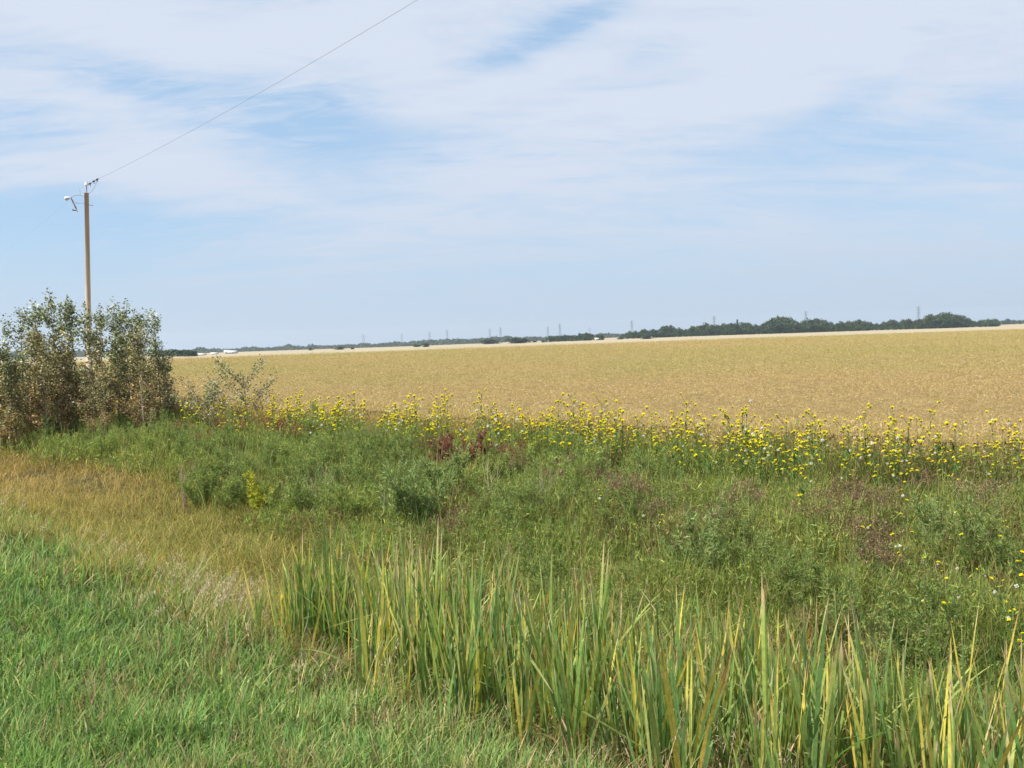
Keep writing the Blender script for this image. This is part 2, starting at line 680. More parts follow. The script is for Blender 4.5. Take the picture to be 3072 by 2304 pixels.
def build_sedge():
    mb = MB()
    x, y, r = polar_pts(560000, 8, 62, 44, 1.0)
    u, v = uv(x, y)
    a = eA(v) + (fbm(x, y, 1.2) - .5) * 1.6
    b = eB(v) + (fbm(x + 5, y, 1.4) - .5) * 1.3 + np.abs(rng.normal(0, .45, len(x)))
    k = (u > a - .35) & (u < b) & (v > 6.8 + (fbm(x, y, .8) - .5) * 3)
    x, y, r, u, v, a = [q[k] for q in (x, y, r, u, v, a)]
    n = len(x)
    patch = fbm(x, y, 1.3, 3)
    L = (.16 + .26 * patch + .24 * fbm(x + 4, y, .35, 2) ** 2) * U(.5, 1.3, n)
    az = fbm(x, y, .5, 2) * 7 + rng.normal(0, 1.5, n)
    c = pick([(.36, .31, .075), (.43, .34, .09), (.27, .28, .065), (.19, .23, .055), (.50, .38, .17)], [4, 3, 3, 1.5, 1.0], n, .2, .06)
    far = np.clip((v - 15) / 10, 0, 1)[:, None]
    c = c * (1 - far * .75) + jit((.54, .36, .12), n, .2, .05) * far * .75
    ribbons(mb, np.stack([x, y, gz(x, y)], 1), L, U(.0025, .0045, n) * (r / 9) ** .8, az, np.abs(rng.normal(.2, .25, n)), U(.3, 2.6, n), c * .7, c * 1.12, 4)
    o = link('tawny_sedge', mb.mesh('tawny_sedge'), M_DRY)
    tag(o, 'fine tawny yellow marsh grass filling the ditch at left', 'grass', kind='stuff')


build_sedge()


# ------------------------------------------------------------------ ditch weeds (ground cover)
def weed_h(x, y):
    u, v = uv(x, y)
    return (.04 + .46 * fbm(x, y, .9, 2) + .40 * fbm(x, y, .33, 2) ** 2) * np.clip((u - 5.6) / 1.5, .35, 1) + .24 * smooth((u - 13.9) / 1.2)


def build_weeds():
    mb = MB()
    x, y, r = polar_pts(1150000, 6.0, 60, 43, 1.15)
    u, v = uv(x, y)
    b = np.where(v > 7.5, eB(v), 5.6) + (fbm(x + 5, y, 1.4) - .5) * 1.3 - np.abs(rng.normal(0, .35, len(x)))
    k = (u > b - .15) & (u < EF + .5)
    x, y, r, u, v, b = [q[k] for q in (x, y, r, u, v, b)]
    n = len(x)
    h = weed_h(x, y)
    sel = rng.random(n)
    z0 = gz(x, y)
    pal_n = fbm(x + 31, y + 7, 1.6, 3)
    pal_b = fbm(x - 13, y + 22, 1.0, 3)
    G1, G2, G3 = (.215, .265, .065), (.31, .335, .085), (.15, .215, .065)
    c = pick([G1, G2, G3], [4, 3, 3], n, .26, .08)
    ylw = (rng.random(n) < np.clip((pal_n - .52) * 5, 0, .75))
    c[ylw] = pick([(.28, .31, .08), (.33, .33, .12)], [2, 1], ylw.sum(), .2, .05)
    brn = (rng.random(n) < np.clip((pal_b - .55) * 4, .04, .42))
    c[brn] = pick([(.20, .13, .07), (.26, .20, .10), (.24, .12, .08)], [2, 2, 1], brn.sum(), .22, .06)
    w = (r / 9) ** .75
    # blades
    q = sel < .42
    m = q.sum()
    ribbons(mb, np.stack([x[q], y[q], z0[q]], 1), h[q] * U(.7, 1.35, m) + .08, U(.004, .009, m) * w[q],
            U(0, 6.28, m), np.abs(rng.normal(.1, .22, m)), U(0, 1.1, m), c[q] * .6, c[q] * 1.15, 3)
    # leaves in the volume, thicker near the top
    q = (sel >= .42)
    m = q.sum()
    zz = z0[q] + h[q] * (rng.random(m) ** .45) * 1.08
    d = rng.normal(0, .8, (m, 3)) + np.array([0, 0, .75])
    leaves(mb, np.stack([x[q], y[q], zz], 1), d, U(.045, .11, m) * w[q] ** .8, U(.006, .014, m) * w[q], c[q], .2)
    # taller thin stalks standing out of the tangle
    m = 6000
    vv = U(-4, 34, m)
    uu = U(8.5, 15.6, m)
    q = uu > np.where(vv > 7.5, eB(vv) + .3, 7)
    uu, vv = uu[q], vv[q]
    xs, ys = xy(uu, vv)
    q = ys > 5
    xs, ys = xs[q], ys[q]
    m = len(xs)
    rr = np.hypot(xs, ys)
    cs = pick([(.26, .32, .09), (.20, .27, .08), (.42, .36, .16), (.30, .20, .11), (.36, .34, .10)], [4, 3, 2.2, 1.4, 1.5], m, .2, .05)
    ribbons(mb, np.stack([xs, ys, gz(xs, ys)], 1), U(.55, 1.0, m), U(.004, .007, m) * (rr / 9) ** .8, U(0, 6.28, m), np.abs(rng.normal(.06, .1, m)), U(0, .5, m), cs, None, 4)
    o = link('ditch_weeds', mb.mesh('ditch_weeds'), M_LEAF)
    tag(o, 'tangled green weeds and grasses covering the far bank of the ditch', 'ground cover', kind='stuff')


build_weeds()


# ------------------------------------------------------------------ cattails
CT = dict(g1=(.17, .285, .075), g2=(.13, .245, .085), yg=(.27, .33, .10), yl=(.56, .46, .10), tn=(.56, .41, .24), br=(.30, .15, .07), ol=(.23, .30, .08))


def cattail_mesh(i, nl, hgt, yellow=0.2, spread=.10):
    mb = MB()
    n = nl
    base = np.stack([rng.normal(0, .045, n), rng.normal(0, .045, n), np.zeros(n) - .04], 1)
    L = hgt * U(.42, 1.04, n)
    az = U(0, 6.28, n)
    lean = np.abs(rng.normal(spread, .07, n))
    curve = np.where(rng.random(n) < .07, U(.7, 1.7, n), U(-.05, .25, n))
    ycol = rng.random(n) < yellow
    c = pick([CT['g1'], CT['g2'], CT['ol'], CT['yg']], [4, 4, 2, 1.5], n, .16, .05)
    if ycol.any():
        c[ycol] = pick([CT['yl'], CT['yg'], CT['tn']], [2, 3, .8], ycol.sum(), .12, .04)
    tip = pick([CT['tn'], CT['br'], (.58, .45, .26), CT['yl']], [4, 2, 3, 1], n, .15, .05)
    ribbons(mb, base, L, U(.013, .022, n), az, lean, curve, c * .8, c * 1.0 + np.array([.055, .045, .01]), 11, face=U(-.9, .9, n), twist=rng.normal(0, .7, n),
            tip=tip, tipfrac=U(.03, .22, n), point=.24,
            kink=(np.where(rng.random(n) < .06, U(1.2, 2.3, n), 0), U(.45, .85, n)))
    # dead sheaths round the base
    m = 4
    cc = pick([CT['br'], CT['tn'], (.22, .14, .08)], [2, 2, 1], m, .2, .05)
    ribbons(mb, np.stack([rng.normal(0, .04, m), rng.normal(0, .04, m), np.zeros(m)], 1), U(.2, .6, m), .012, U(0, 6.28, m),
            U(.1, .5, m), U(.2, 2.0, m), cc, cc, 6)
    return mb.mesh('cattail_%d' % i)


def build_cattails():
    protos = [cattail_mesh(i, random.randint(10, 14), 1.25, [.12, .28, .16, .42][i % 4]) for i in range(16)]
    py = [cattail_mesh(40 + i, 10, 1.2, .95, .13) for i in range(3)]
    pl = [cattail_mesh(50 + i, 6, .8, .6, .2) for i in range(3)]

    def put(me, x, y, s, label, group=None, rz=None):
        o = link('cattail', me, M_LEAF, loc=(x, y, float(gz(x, y)) - .02), rz=random.uniform(-1.2, 1.2) if rz is None else rz, sc=s)
        tag(o, label, 'cattail', group)
    # plants that stand apart
    apart = [hit(373, 712), hit(405, 728)]
    p = apart[0]
    put(cattail_mesh(60, 13, 1.25, 1.0, .12), p[0], p[1], 1.0, 'bright yellow cattail clump at the left front edge of the cattail bed')
    p = hit(298, 672)
    put(pl[0], p[0], p[1], .9, 'small yellow green cattail alone in the grass left of the cattail bed')
    p = apart[1]
    put(py[1], p[0], p[1], .8, 'yellow and green cattail clump in front of the bed, right of the brightest yellow one')
    # the thin outliers at the left, standing in tawny grass
    for (a, b) in [(268, 628), (283, 640), (300, 632), (262, 648), (322, 640), (315, 655)]:
        p = hit(a, b)
        put(random.choice(pl), p[0], p[1], random.uniform(1.05, 1.35), 'thin cattail standing in tawny grass at the left end of the cattail bed', 'thin cattails in the tawny grass')
    cnt = 0
    pts = []
    tries = 0
    while cnt < 320 and tries < 20000:
        tries += 1
        # denser nearer the camera's own stretch
        v = random.uniform(-1.6, 7.3)
        back = float(np.interp(v, [-2, 2, 5, 8], [6.7, 6.6, 6.2, 6.0]))
        front = 4.36 + .13 * math.sin(v * 2.1) + (.4 if v > 5.8 else 0)
        u = front + (back - front) * random.random()
        if (u < front + .5) and random.random() < .15:
            continue
        x, y = xy(u, v)
        if abs(math.atan2(x, y)) > R(37):
            continue
        if any((x - a) ** 2 + (y - b) ** 2 < .10 ** 2 for a, b in pts):
            continue
        if any(abs(x / y - q[0] / q[1]) < .045 and y < q[1] + .15 for q in apart):
            continue
        g = fbm(x * 2 + 3, y * 2, 1.0, 2)
        if g < .34:
            continue
        pts.append((x, y))
        s = random.uniform(.74, 1.16) * (1.0 if u > front + .4 else .88)
        if random.random() > .085:
            put(random.choice(protos), x, y, s, 'tall green cattail with tan tipped blades in the dense cattail bed', 'cattails of the dense bed')
        else:
            put(random.choice(py), x, y, s, 'mostly yellow cattail standing among green ones inside the dense bed', 'yellow cattails inside the dense bed')
        cnt += 1
    # brown litter among the stalks
    mb = MB()
    x, y, r = polar_pts(60000, 4, 12, 42)
    u, v = uv(x, y)
    k = (u > 4.35 + (fbm(x, y, .6) - .5) * .8) & (u < 6.5) & (v < 8.3)
    x, y, r = x[k], y[k], r[k]
    n = len(x)
    c = pick([(.20, .12, .06), (.33, .22, .12), (.48, .38, .24), (.11, .07, .04), (.14, .17, .05)], [4, 3, 1.6, 2, 2.2], n, .25, .06)
    ribbons(mb, np.stack([x, y, gz(x, y)], 1), U(.1, .42, n), U(.004, .011, n), U(0, 6.28, n), np.abs(rng.normal(.35, .4, n)), U(.2, 1.7, n), c, c, 4)
    o = link('dead_leaf_litter', mb.mesh('dead_leaf_litter'), M_DRY)
    tag(o, 'brown dead leaf litter between the cattail bases', 'leaf litter', kind='stuff')


build_cattails()


# ------------------------------------------------------------------ shrubs in the ditch
def shrub_parts(i, hgt=1.25, rad=.55, nst=11, lpst=95, leafL=.075, leafW=.0105, col=None, up=.7, bare=.12):
    col = col or [(.205, .27, .075), (.29, .34, .10), (.16, .235, .08)]
    ms, ml = MB(), MB()
    for s in range(nst):
        a = random.uniform(0, 6.28)
        rr = rad * math.sqrt(random.random())
        h = hgt * random.uniform(.45, 1.15) * (1 - .3 * rr / rad)
        k = 7
        t = np.linspace(0, 1, k)
        P = np.stack([math.cos(a) * (.06 + rr * t ** 1.2) + .03 * np.sin(t * 5 + a), math.sin(a) * (.06 + rr * t ** 1.2) + .03 * np.cos(t * 4 + s), h * t], 1)
        tube(ms, P, .007, .002, jit((.20, .15, .09), 1, .2)[0], 4, False)
        side = []
        for b in range(4):
            t0 = random.uniform(.25, .8)
            p0 = np.array([np.interp(t0, t, P[:, q]) for q in range(3)])
            aa = random.uniform(0, 6.28)
            L = random.uniform(.15, .35) * hgt * .8
            Q = p0 + np.outer(np.linspace(0, 1, 4), np.array([math.cos(aa) * .5, math.sin(aa) * .5, .85]) * L)
            tube(ms, Q, .004, .0015, jit((.22, .17, .10), 1, .2)[0], 3, False)
            side.append(Q)
        paths = [(P, bare)] + [(q, .1) for q in side]
        for (Q, b0) in paths:
            n = int(lpst * (1 if Q is P else .35))
            tt = b0 + (1 - b0) * rng.random(n) ** .8
            tk = np.linspace(0, 1, len(Q))
            pos = np.stack([np.interp(tt, tk, Q[:, q]) for q in range(3)], 1) + rng.normal(0, .014, (n, 3))
            d = rng.normal(0, .7, (n, 3)) + np.array([math.cos(a) * .2, math.sin(a) * .2, up])
            leaves(ml, pos, d, leafL * U(.6, 1.25, n), leafW * U(.7, 1.3, n), pick(col, [1] * len(col), n, .22, .06), .2)
    return ms.mesh('shrub_branches_%d' % i), ml.mesh('shrub_foliage_%d' % i)


def panicle_parts(i, col, hgt=.75, rad=.32):
    """brownish tops: many thin stalks with small fluffy dried heads"""
    ms, ml = MB(), MB()
    for s in range(13):
        a = random.uniform(0, 6.28)
        rr = rad * math.sqrt(random.random())
        h = hgt * random.uniform(.72, 1.05)
        t = np.linspace(0, 1, 5)
        P = np.stack([math.cos(a) * rr * t, math.sin(a) * rr * t, h * t], 1)
        tube(ms, P, .004, .002, jit((.17, .15, .07), 1, .2)[0], 4, False)
        n = 46
        tt = U(.1, .8, n)
        leaves(ml, np.stack([np.interp(tt, t, P[:, q]) for q in range(3)], 1), rng.normal(0, .7, (n, 3)) + [0, 0, .4],
               U(.04, .08, n), U(.008, .014, n), pick([(.08, .17, .05), (.13, .2, .06)], [1, 1], n, .2, .05), .2)
        n = 80
        pos = P[-1] + rng.normal(0, 1, (n, 3)) * np.array([.07, .07, .06]) * random.uniform(.7, 1.2)
        leaves(ml, pos, rng.normal(0, .6, (n, 3)) + [0, 0, .5], U(.02, .045, n), U(.006, .014, n), jit(col, n, .28, .07), .2)
    return ms.mesh('stalks_%d' % i), ml.mesh('dry_heads_%d' % i)


def bare_stems_mesh(i, hgt, n, col):
    mb = MB()
    for s in range(n):
        a = random.uniform(0, 6.28)
        lean = random.uniform(.02, .25)
        t = np.linspace(0, 1, 7)
        h = hgt * random.uniform(.6, 1)
        P = np.stack([np.cos(a) * lean * h * t ** 1.3 + .02 * np.sin(t * 6 + s), np.sin(a) * lean * h * t ** 1.3, h * t], 1)
        tube(mb, P, .007, .002, jit(col, 1, .15)[0], 4, False)
        for b in range(5):
            t0 = random.uniform(.35, .9)
            p0 = np.array([np.interp(t0, t, P[:, q]) for q in range(3)])
            aa = random.uniform(0, 6.28)
            Q = p0 + np.outer(np.linspace(0, 1, 3), np.array([math.cos(aa) * .45, math.sin(aa) * .45, .8]) * random.uniform(.1, .35) * hgt * .6)
            tube(mb, Q, .0035, .001, jit(col, 1, .15)[0], 3, False)
    return mb.mesh('bare_stems_%d' % i)


def plant(name, parts, x, y, label, cat, group=None, rz=None, sc=1.0, color=None, sink=.03, z=None):
    root = bpy.data.objects.new(name, None)
    COL.objects.link(root)
    root.empty_display_size = .2
    root.location = (x, y, (float(gz(x, y)) if z is None else z) - sink)
    root.rotation_euler = (0, 0, random.uniform(0, 6.28) if rz is None else rz)
    root.scale = (sc, sc, sc) if not hasattr(sc, '__len__') else sc
    tag(root, label, cat, group)
    for pn, me, mat in parts:
        link(pn, me, mat, root, color=color if pn not in ('branches', 'trunk') else None)
    return root


def build_shrubs():
    W1 = [shrub_parts(i, 1.25, .55, 15, 120) for i in range(5)]
    W2 = [shrub_parts(10 + i, 1.15, .5, 14, 120, .085, .011, [(.27, .34, .09), (.34, .38, .12), (.20, .28, .08)]) for i in range(3)]
    W3 = [shrub_parts(20 + i, 1.2, .5, 16, 120, .085, .014, [(.19, .26, .085), (.24, .305, .11), (.29, .35, .15)]) for i in range(3)]
    YW = shrub_parts(30, 1.0, .22, 7, 90, .075, .016, [(.55, .50, .06), (.42, .44, .06), (.26, .32, .05)])
    RB = shrub_parts(31, .95, .6, 24, 150, .05, .018, [(.30, .10, .085), (.36, .16, .12), (.24, .10, .08), (.20, .16, .08)], .5)
    mats = lambda q: [('branches', q[0], M_BARK), ('foliage', q[1], M_LEAF)]
    # (base px, base py, set, scale, label)
    L = [
        (200, 512, W1[0], 1.05, 'willow shrub with grey bare lower stems at the edge of the tawny grass'),
        (232, 515, W1[4], 1.0, 'green willow shrub just right of the one with grey stems'),
        (262, 520, YW, 1.1, 'slim yellow leaved willow sapling among green shrubs'),
        (290, 526, W2[0], .85, 'light green willow bush to the right of the yellow sapling'),
        (318, 530, W1[1], 1.0, 'green willow bush behind the tall grey dead stems'),
        (345, 537, W2[1], .95, 'lime green willow bush above the cattail tips, left of the dark willow'),
        (370, 512, W1[2], 1.05, 'tall mid green willow behind the lime green bush'),
        (410, 548, W3[1], 1.15, 'large dark blue green willow directly above the cattail bed'),
        (440, 520, W3[2], 1.15, 'upright willow behind the large dark blue green one'),
        (478, 556, W2[2], .8, 'low olive green bush right of the large dark willow'),
        (464, 478, RB, 1.15, 'dark red leaved bush on the far bank of the ditch'),
        (505, 565, W1[3], .85, 'grey green willow just behind the middle of the cattail bed'),
        (438, 479, RB, .7, 'smaller dark red bush touching the large red one on its left'),
        (545, 545, W1[4], .95, 'green willow with bare grey twigs in the middle of the ditch'),
        (700, 590, W3[0], .95, 'grey green willow behind the cattails right of centre'),
        (750, 600, W1[2], .85, 'low willow bush at the right of the grey green one'),
        (725, 570, W1[0], .85, 'narrow leaved green willow bush at back of those two'),
        (950, 575, W3[2], .9, 'dark leafy bush at the right edge among yellow flowers'),
    ]
    for a, b, q, s, lab in L:
        p = hit(a, b)
        plant('willow_shrub' if q is not RB else 'red_bush', mats(q), p[0], p[1], lab, 'shrub', 'shrubs in the ditch', sc=s)
    # the smaller ones that fill the bank
    done = [(hit(a, b)[0], hit(a, b)[1]) for a, b, _, _, _ in L]
    n = 0
    while n < 84:
        u, v = random.uniform(7.2, 14.3), random.uniform(-1, 30)
        if v > 7.5 and u < eB(v) + .3:
            continue
        x, y = xy(u, v)
        if abs(math.atan2(x, y)) > R(33) or any((x - a) ** 2 + (y - b) ** 2 < .55 ** 2 for a, b in done):
            continue
        if x > .5 and random.random() < .65:
            continue
        if x > 2.5 and u > 11:
            continue
        done.append((x, y))
        q = random.choice(W1 + W2)
        lb, gp = (('small mid green willow bush merging into the weeds of the far ditch bank', 'small mid green willow bushes') if any(q is w for w in W1) else
                  ('small lime green willow bush merging into the weeds of the far ditch bank', 'small lime green willow bushes') if any(q is w for w in W2) else
                  ('small dark grey green willow bush merging into the weeds of the far ditch bank', 'small dark willow bushes'))
        plant('willow_shrub', mats(q), x, y, lb, 'shrub', gp,
              sc=random.uniform(.6, 1.02) * (1.05 if u > 10 else 1))
        n += 1
    # dried brown-pink heads
    RH = [panicle_parts(i, [(.22, .135, .09), (.25, .17, .11), (.19, .115, .08)][i % 3]) for i in range(5)]
    RD = [panicle_parts(10 + i, (.22, .065, .055)) for i in range(2)]
    pm = lambda q: [('branches', q[0], M_BARK), ('seed_heads', q[1], M_DRY)]
    sp = [(235, 449, RD[0]), (228, 447, RD[1]), (276, 450, RD[1]), (290, 451, RD[0]), (304, 455, RD[1]), (318, 458, RD[0]), (200, 464, RD[0]), (186, 448, RD[1]), (388, 464, RH[0]), (368, 459, RH[1]), (515, 494, RH[1]), (512, 486, RD[1]),
          (598, 508, RH[2]), (635, 530, RH[0]), (620, 522, RH[1]), (745, 538, RH[1]), (712, 565, RH[0]), (855, 540, RH[2]), (882, 543, RH[1]), (870, 590, RH[2]), (885, 610, RH[0]),
          (555, 500, RH[3]), (560, 510, RH[4]), (450, 560, RH[3]), (920, 515, RH[2]), (1015, 482, RD[1]), (430, 468, RH[2]), (655, 545, RH[4]), (820, 560, RH[3]), (985, 545, RH[4])]
    for a, b, q in sp:
        p = hit(a, b)
        red = q in RD
        plant('dried_weed', pm(q), p[0], p[1],
              'dark red brown weed head cluster standing on the far ditch bank' if red else 'brown pink dried weed head cluster among green weeds of the ditch',
              'dried weed', 'red brown weed clusters' if red else 'brown pink weed clusters', sc=random.uniform(.95, 1.25) * (.95 if red else .85))
    # bare dead stems
    bs = [(322, 530, 1.25, 6, (.36, .30, .24), 'bundle of tall grey dead stems left of the lime green bush'),
          (185, 512, 1.0, 14, (.40, .30, .22), 'thick brownish bundle of dead stems at the edge of the tawny grass'),
          (390, 545, 1.1, 3, (.40, .34, .28), 'thin grey dead stem in front of the dark willow'),
          (490, 528, 1.15, 7, (.42, .38, .22), 'forked pale dead branch leaning left in mid ditch'),
          (545, 528, 1.1, 9, (.28, .24, .18), 'fan of dead grey twigs in the middle of the ditch'),
          (508, 590, .7, 5, (.34, .30, .22), 'short pale dead twig just behind the cattail tips'),
          (285, 525, .9, 2, (.36, .30, .22), 'leaning dead stem right of the yellow sapling')]
    for i, (a, b, h, n, c, lab) in enumerate(bs):
        p = hit(a, b)
        o = link('dead_stems', bare_stems_mesh(i, h, n, c), M_BARK, loc=(p[0], p[1], p[2] - .02))
        tag(o, lab, 'dead stems')


build_shrubs()


# ------------------------------------------------------------------ sow thistles
def flower_mesh(kind):
    mb = MB()
    if kind == 'yellow':
        for ring, (m, L, zt) in enumerate([(15, .021, .004), (12, .014, .008)]):
            a = np.arange(m) * 2 * np.pi / m + ring * .2
            d = np.stack([np.cos(a), np.sin(a), np.full(m, .25 + .4 * ring)], 1)
            leaves(mb, np.tile([0, 0, zt], (m, 1)), d, L, .009, jit((.90, .78, .02), m, .06, .02), .05, .6)
        tube(mb, [(0, 0, -.014), (0, 0, -.004), (0, 0, .004)], [.003, .008, .007], None, (.12, .17, .05), 6)
    else:
        n = 110
        d = rng.normal(size=(n, 3))
        leaves(mb, np.zeros((n, 3)), d, U(.014, .018, n), .006, jit((.80, .79, .76), n, .06, .01), .3, .75)
        tube(mb, [(0, 0, -.012), (0, 0, 0)], .003, .005, (.15, .17, .07), 5)
    return mb.mesh(kind + '_head')


def thistle_mesh(i, h):
    mb = MB()
    g = jit((.14, .21, .06), 1, .15)[0]
    t = np.linspace(0, 1, 8)
    bx, by = random.uniform(-.06, .06), random.uniform(-.06, .06)
    P = np.stack([bx * t + .01 * np.sin(t * 9), by * t, h * t * .9], 1)
    tube(mb, P, .006, .003, g, 5, False)
    tips = [P[-1]]
    for b in range(random.randint(5, 11)):
        p0 = P[-1 - (b % 4)] + (P[-2] - P[-1]) * random.random() * .6
        a = random.uniform(0, 6.28)
        L = random.uniform(.06, .24)
        Q = p0 + np.outer(np.linspace(0, 1, 4) ** 1, np.array([math.cos(a) * .65, math.sin(a) * .65, .8]) * L)
        tube(mb, Q, .003, .002, g, 4, False)
        tips.append(Q[-1])
    n = 17
    tt = U(.05, .82, n)
    pos = np.stack([np.interp(tt, t, P[:, q]) for q in range(3)], 1)
    a = U(0, 6.28, n)
    ribbons(mb, pos, U(.10, .24, n) * (1.1 - tt * .6), U(.018, .035, n), a, U(.5, 1.1, n), U(.2, 1.0, n), jit((.10, .19, .06), n, .2), None, 4, face=a + np.pi / 2)
    return mb.mesh('thistle_stem_%d' % i), tips


def build_thistles():
    YF, WF = flower_mesh('yellow'), flower_mesh('white')
    kinds = [thistle_mesh(i, random.uniform(1.05, 1.45)) for i in range(16)]

    def put(x, y, sc, label, group, hs=1.0, white=.18, many=1.0):
        st, tips = random.choice(kinds)
        root = plant('sow_thistle', [('stem', st, M_LEAF)], x, y, label, 'wildflower', group, sc=sc)
        for tp in tips:
            if random.random() > many:
                continue
            w = random.random() < white
            f = link('seed_head' if w else 'flower_head', WF if w else YF, M_PETAL, root, loc=tuple(tp), sc=hs * random.uniform(.6, 1.35))
            f.rotation_euler = (random.uniform(-.5, .5), random.uniform(-.5, .5), random.uniform(0, 6))
    n = 0
    while n < 296:
        # thickest at the right end of the field edge
        v = random.triangular(1, 26, 4) if random.random() < .66 else random.uniform(8, 29)
        u = random.gauss(14.75, .75) + (.0 if v < 12 else .5)
        if u > 16.4 or random.random() > (fbm(u * .6, v, 1.5, 2) - .08) * 2.2:
            continue
        x, y = xy(u, v)
        if y < 8 or abs(math.atan2(x, y)) > R(31):
            continue
        d = math.hypot(x, y)
        put(x, y, random.uniform(.72, 1.12), 'yellow sow thistle in the flowering row along the edge of the ripe field',
            'sow thistles along the field edge', hs=1.42 * (d / 15) ** .3, white=.10)
        n += 1
    near = [(905, 500), (918, 512), (935, 498), (955, 515), (978, 520), (1003, 512), (870, 535), (905, 540), (938, 580), (955, 600), (985, 575), (1000, 600), (1012, 612), (925, 625), (870, 640),
            (1015, 640), (960, 548), (1000, 545), (720, 500), (640, 505), (600, 490), (660, 500), (930, 570), (1018, 560)]
    for a, b in near:
        p = at(a, b, 1.0)
        q = hit(a, b + 62, 0)
        put(q[0], q[1], .62, 'low yellow sow thistle among the weeds between cattails and field edge', 'scattered sow thistles in the ditch', hs=1.5, white=.25, many=.5)


build_thistles()


# ------------------------------------------------------------------ ripe crop
def crop_far(x):
    return 204 + .42 * x


def crop_col(x, y):
    r = np.hypot(x, y)
    g = fbm(x, y * .6, 9, 4)
    g2 = fbm(x + 77, y, 26, 3)
    a = np.array([.455, .33, .145])
    b = np.array([.40, .33, .125])
    w = np.clip((g - .42) * 2.0 + (g2 - .5) * 1.5 + np.clip((r - 30) / 90, 0, .5), 0, 1)[..., None]
    return a * (1 - w) + b * w


def crop_top(x, y):
    return gz(x, y) + 1.05 + (fbm(x, y, 1.1, 3) - .5) * .28 + (fbm(x, y, 9, 2) - .5) * .15


def build_crop():
    mb = MB()
    rads = np.exp(np.linspace(math.log(13), math.log(330), 420))
    angs = np.linspace(R(-60), R(60), 520)

    def inside(X, Y, m=0.0):
        u, v = uv(X, Y)
        return (u > EF + .55 + m + (fbm(X, Y, 1.2) - .5) * .7) & (Y < crop_far(X))
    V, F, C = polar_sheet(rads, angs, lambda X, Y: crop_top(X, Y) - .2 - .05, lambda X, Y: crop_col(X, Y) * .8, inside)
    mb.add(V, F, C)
    nF = len(F)
    # pods and twigs over the canopy
    x, y, r = polar_pts(820000, 13, 235, 38, .9)
    k = inside(x, y, -.5)
    x, y, r = x[k], y[k], r[k]
    n = len(x)
    s = (r / 18) ** .62
    top = crop_top(x, y)
    z = top - .30 * rng.random(n) ** 1.4
    c = crop_col(x, y) * np.exp(rng.normal(0, 1, (n, 1)) * np.clip(.20 - r / 500, .06, .20)[:, None]) * np.exp(rng.normal(0, .05, (n, 3)))
    hi = rng.random(n) < np.clip(.11 - r / 700, .01, 1)
    c[hi] = jit((.68, .56, .33), hi.sum(), .12, .03)
    d = rng.normal(0, 1, (n, 3)) * np.array([1, 1, .6]) + np.array([0, 0, .35])
    leaves(mb, np.stack([x, y, z], 1), d, U(.04, .085, n) * s, U(.0035, .0075, n) * s ** 1.1, c, .1)
    # stalks down the open front edge
    m = 16000
    v = U(-14, 48, m)
    u = EF + U(-.15, 1.3, m)
    x, y = xy(u, v)
    k = (y > 6)
    x, y, u = x[k], y[k], u[k]
    m = len(x)
    r = np.hypot(x, y)
    c = pick([(.36, .24, .10), (.28, .26, .09), (.46, .32, .14), (.20, .22, .07)], [3, 2, 3, 1.5], m, .22, .05)
    h = U(.75, 1.12, m)
    az, lean, cv = U(0, 6.28, m), np.abs(rng.normal(.05, .12, m)), U(0, .3, m)
    z = gz(x, y)
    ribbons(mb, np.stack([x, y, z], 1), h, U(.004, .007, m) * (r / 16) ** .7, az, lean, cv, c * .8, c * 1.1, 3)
    for q in range(16):
        t = U(.45, 1.0, m)
        th = lean + cv * t * .5
        d = np.stack([np.sin(th) * np.cos(az), np.sin(th) * np.sin(az), np.cos(th)], 1)
        p = np.stack([x, y, z], 1) + d * (h * t)[:, None]
        cc = pick([(.56, .40, .17), (.66, .50, .26), (.42, .38, .13)], [3, 2, 1.5], m, .2, .04)
        leaves(mb, p, rng.normal(0, .6, (m, 3)) + [0, 0, .55], U(.06, .13, m), U(.004, .008, m) * (r / 16) ** .7, cc, .1)
    me = mb.mesh('ripe_crop')
    me.materials.append(crop_mat())
    me.materials.append(M_DRY)
    idx = np.ones(len(me.polygons), np.int32)
    idx[:nF] = 0
    me.polygons.foreach_set('material_index', idx)
    o = link('ripe_crop', me)
    tag(o, 'golden tan ripe crop filling the wide field beyond the ditch', 'crop', kind='stuff')


build_crop()


# ------------------------------------------------------------------ poplar saplings by the pole
ZT = {}


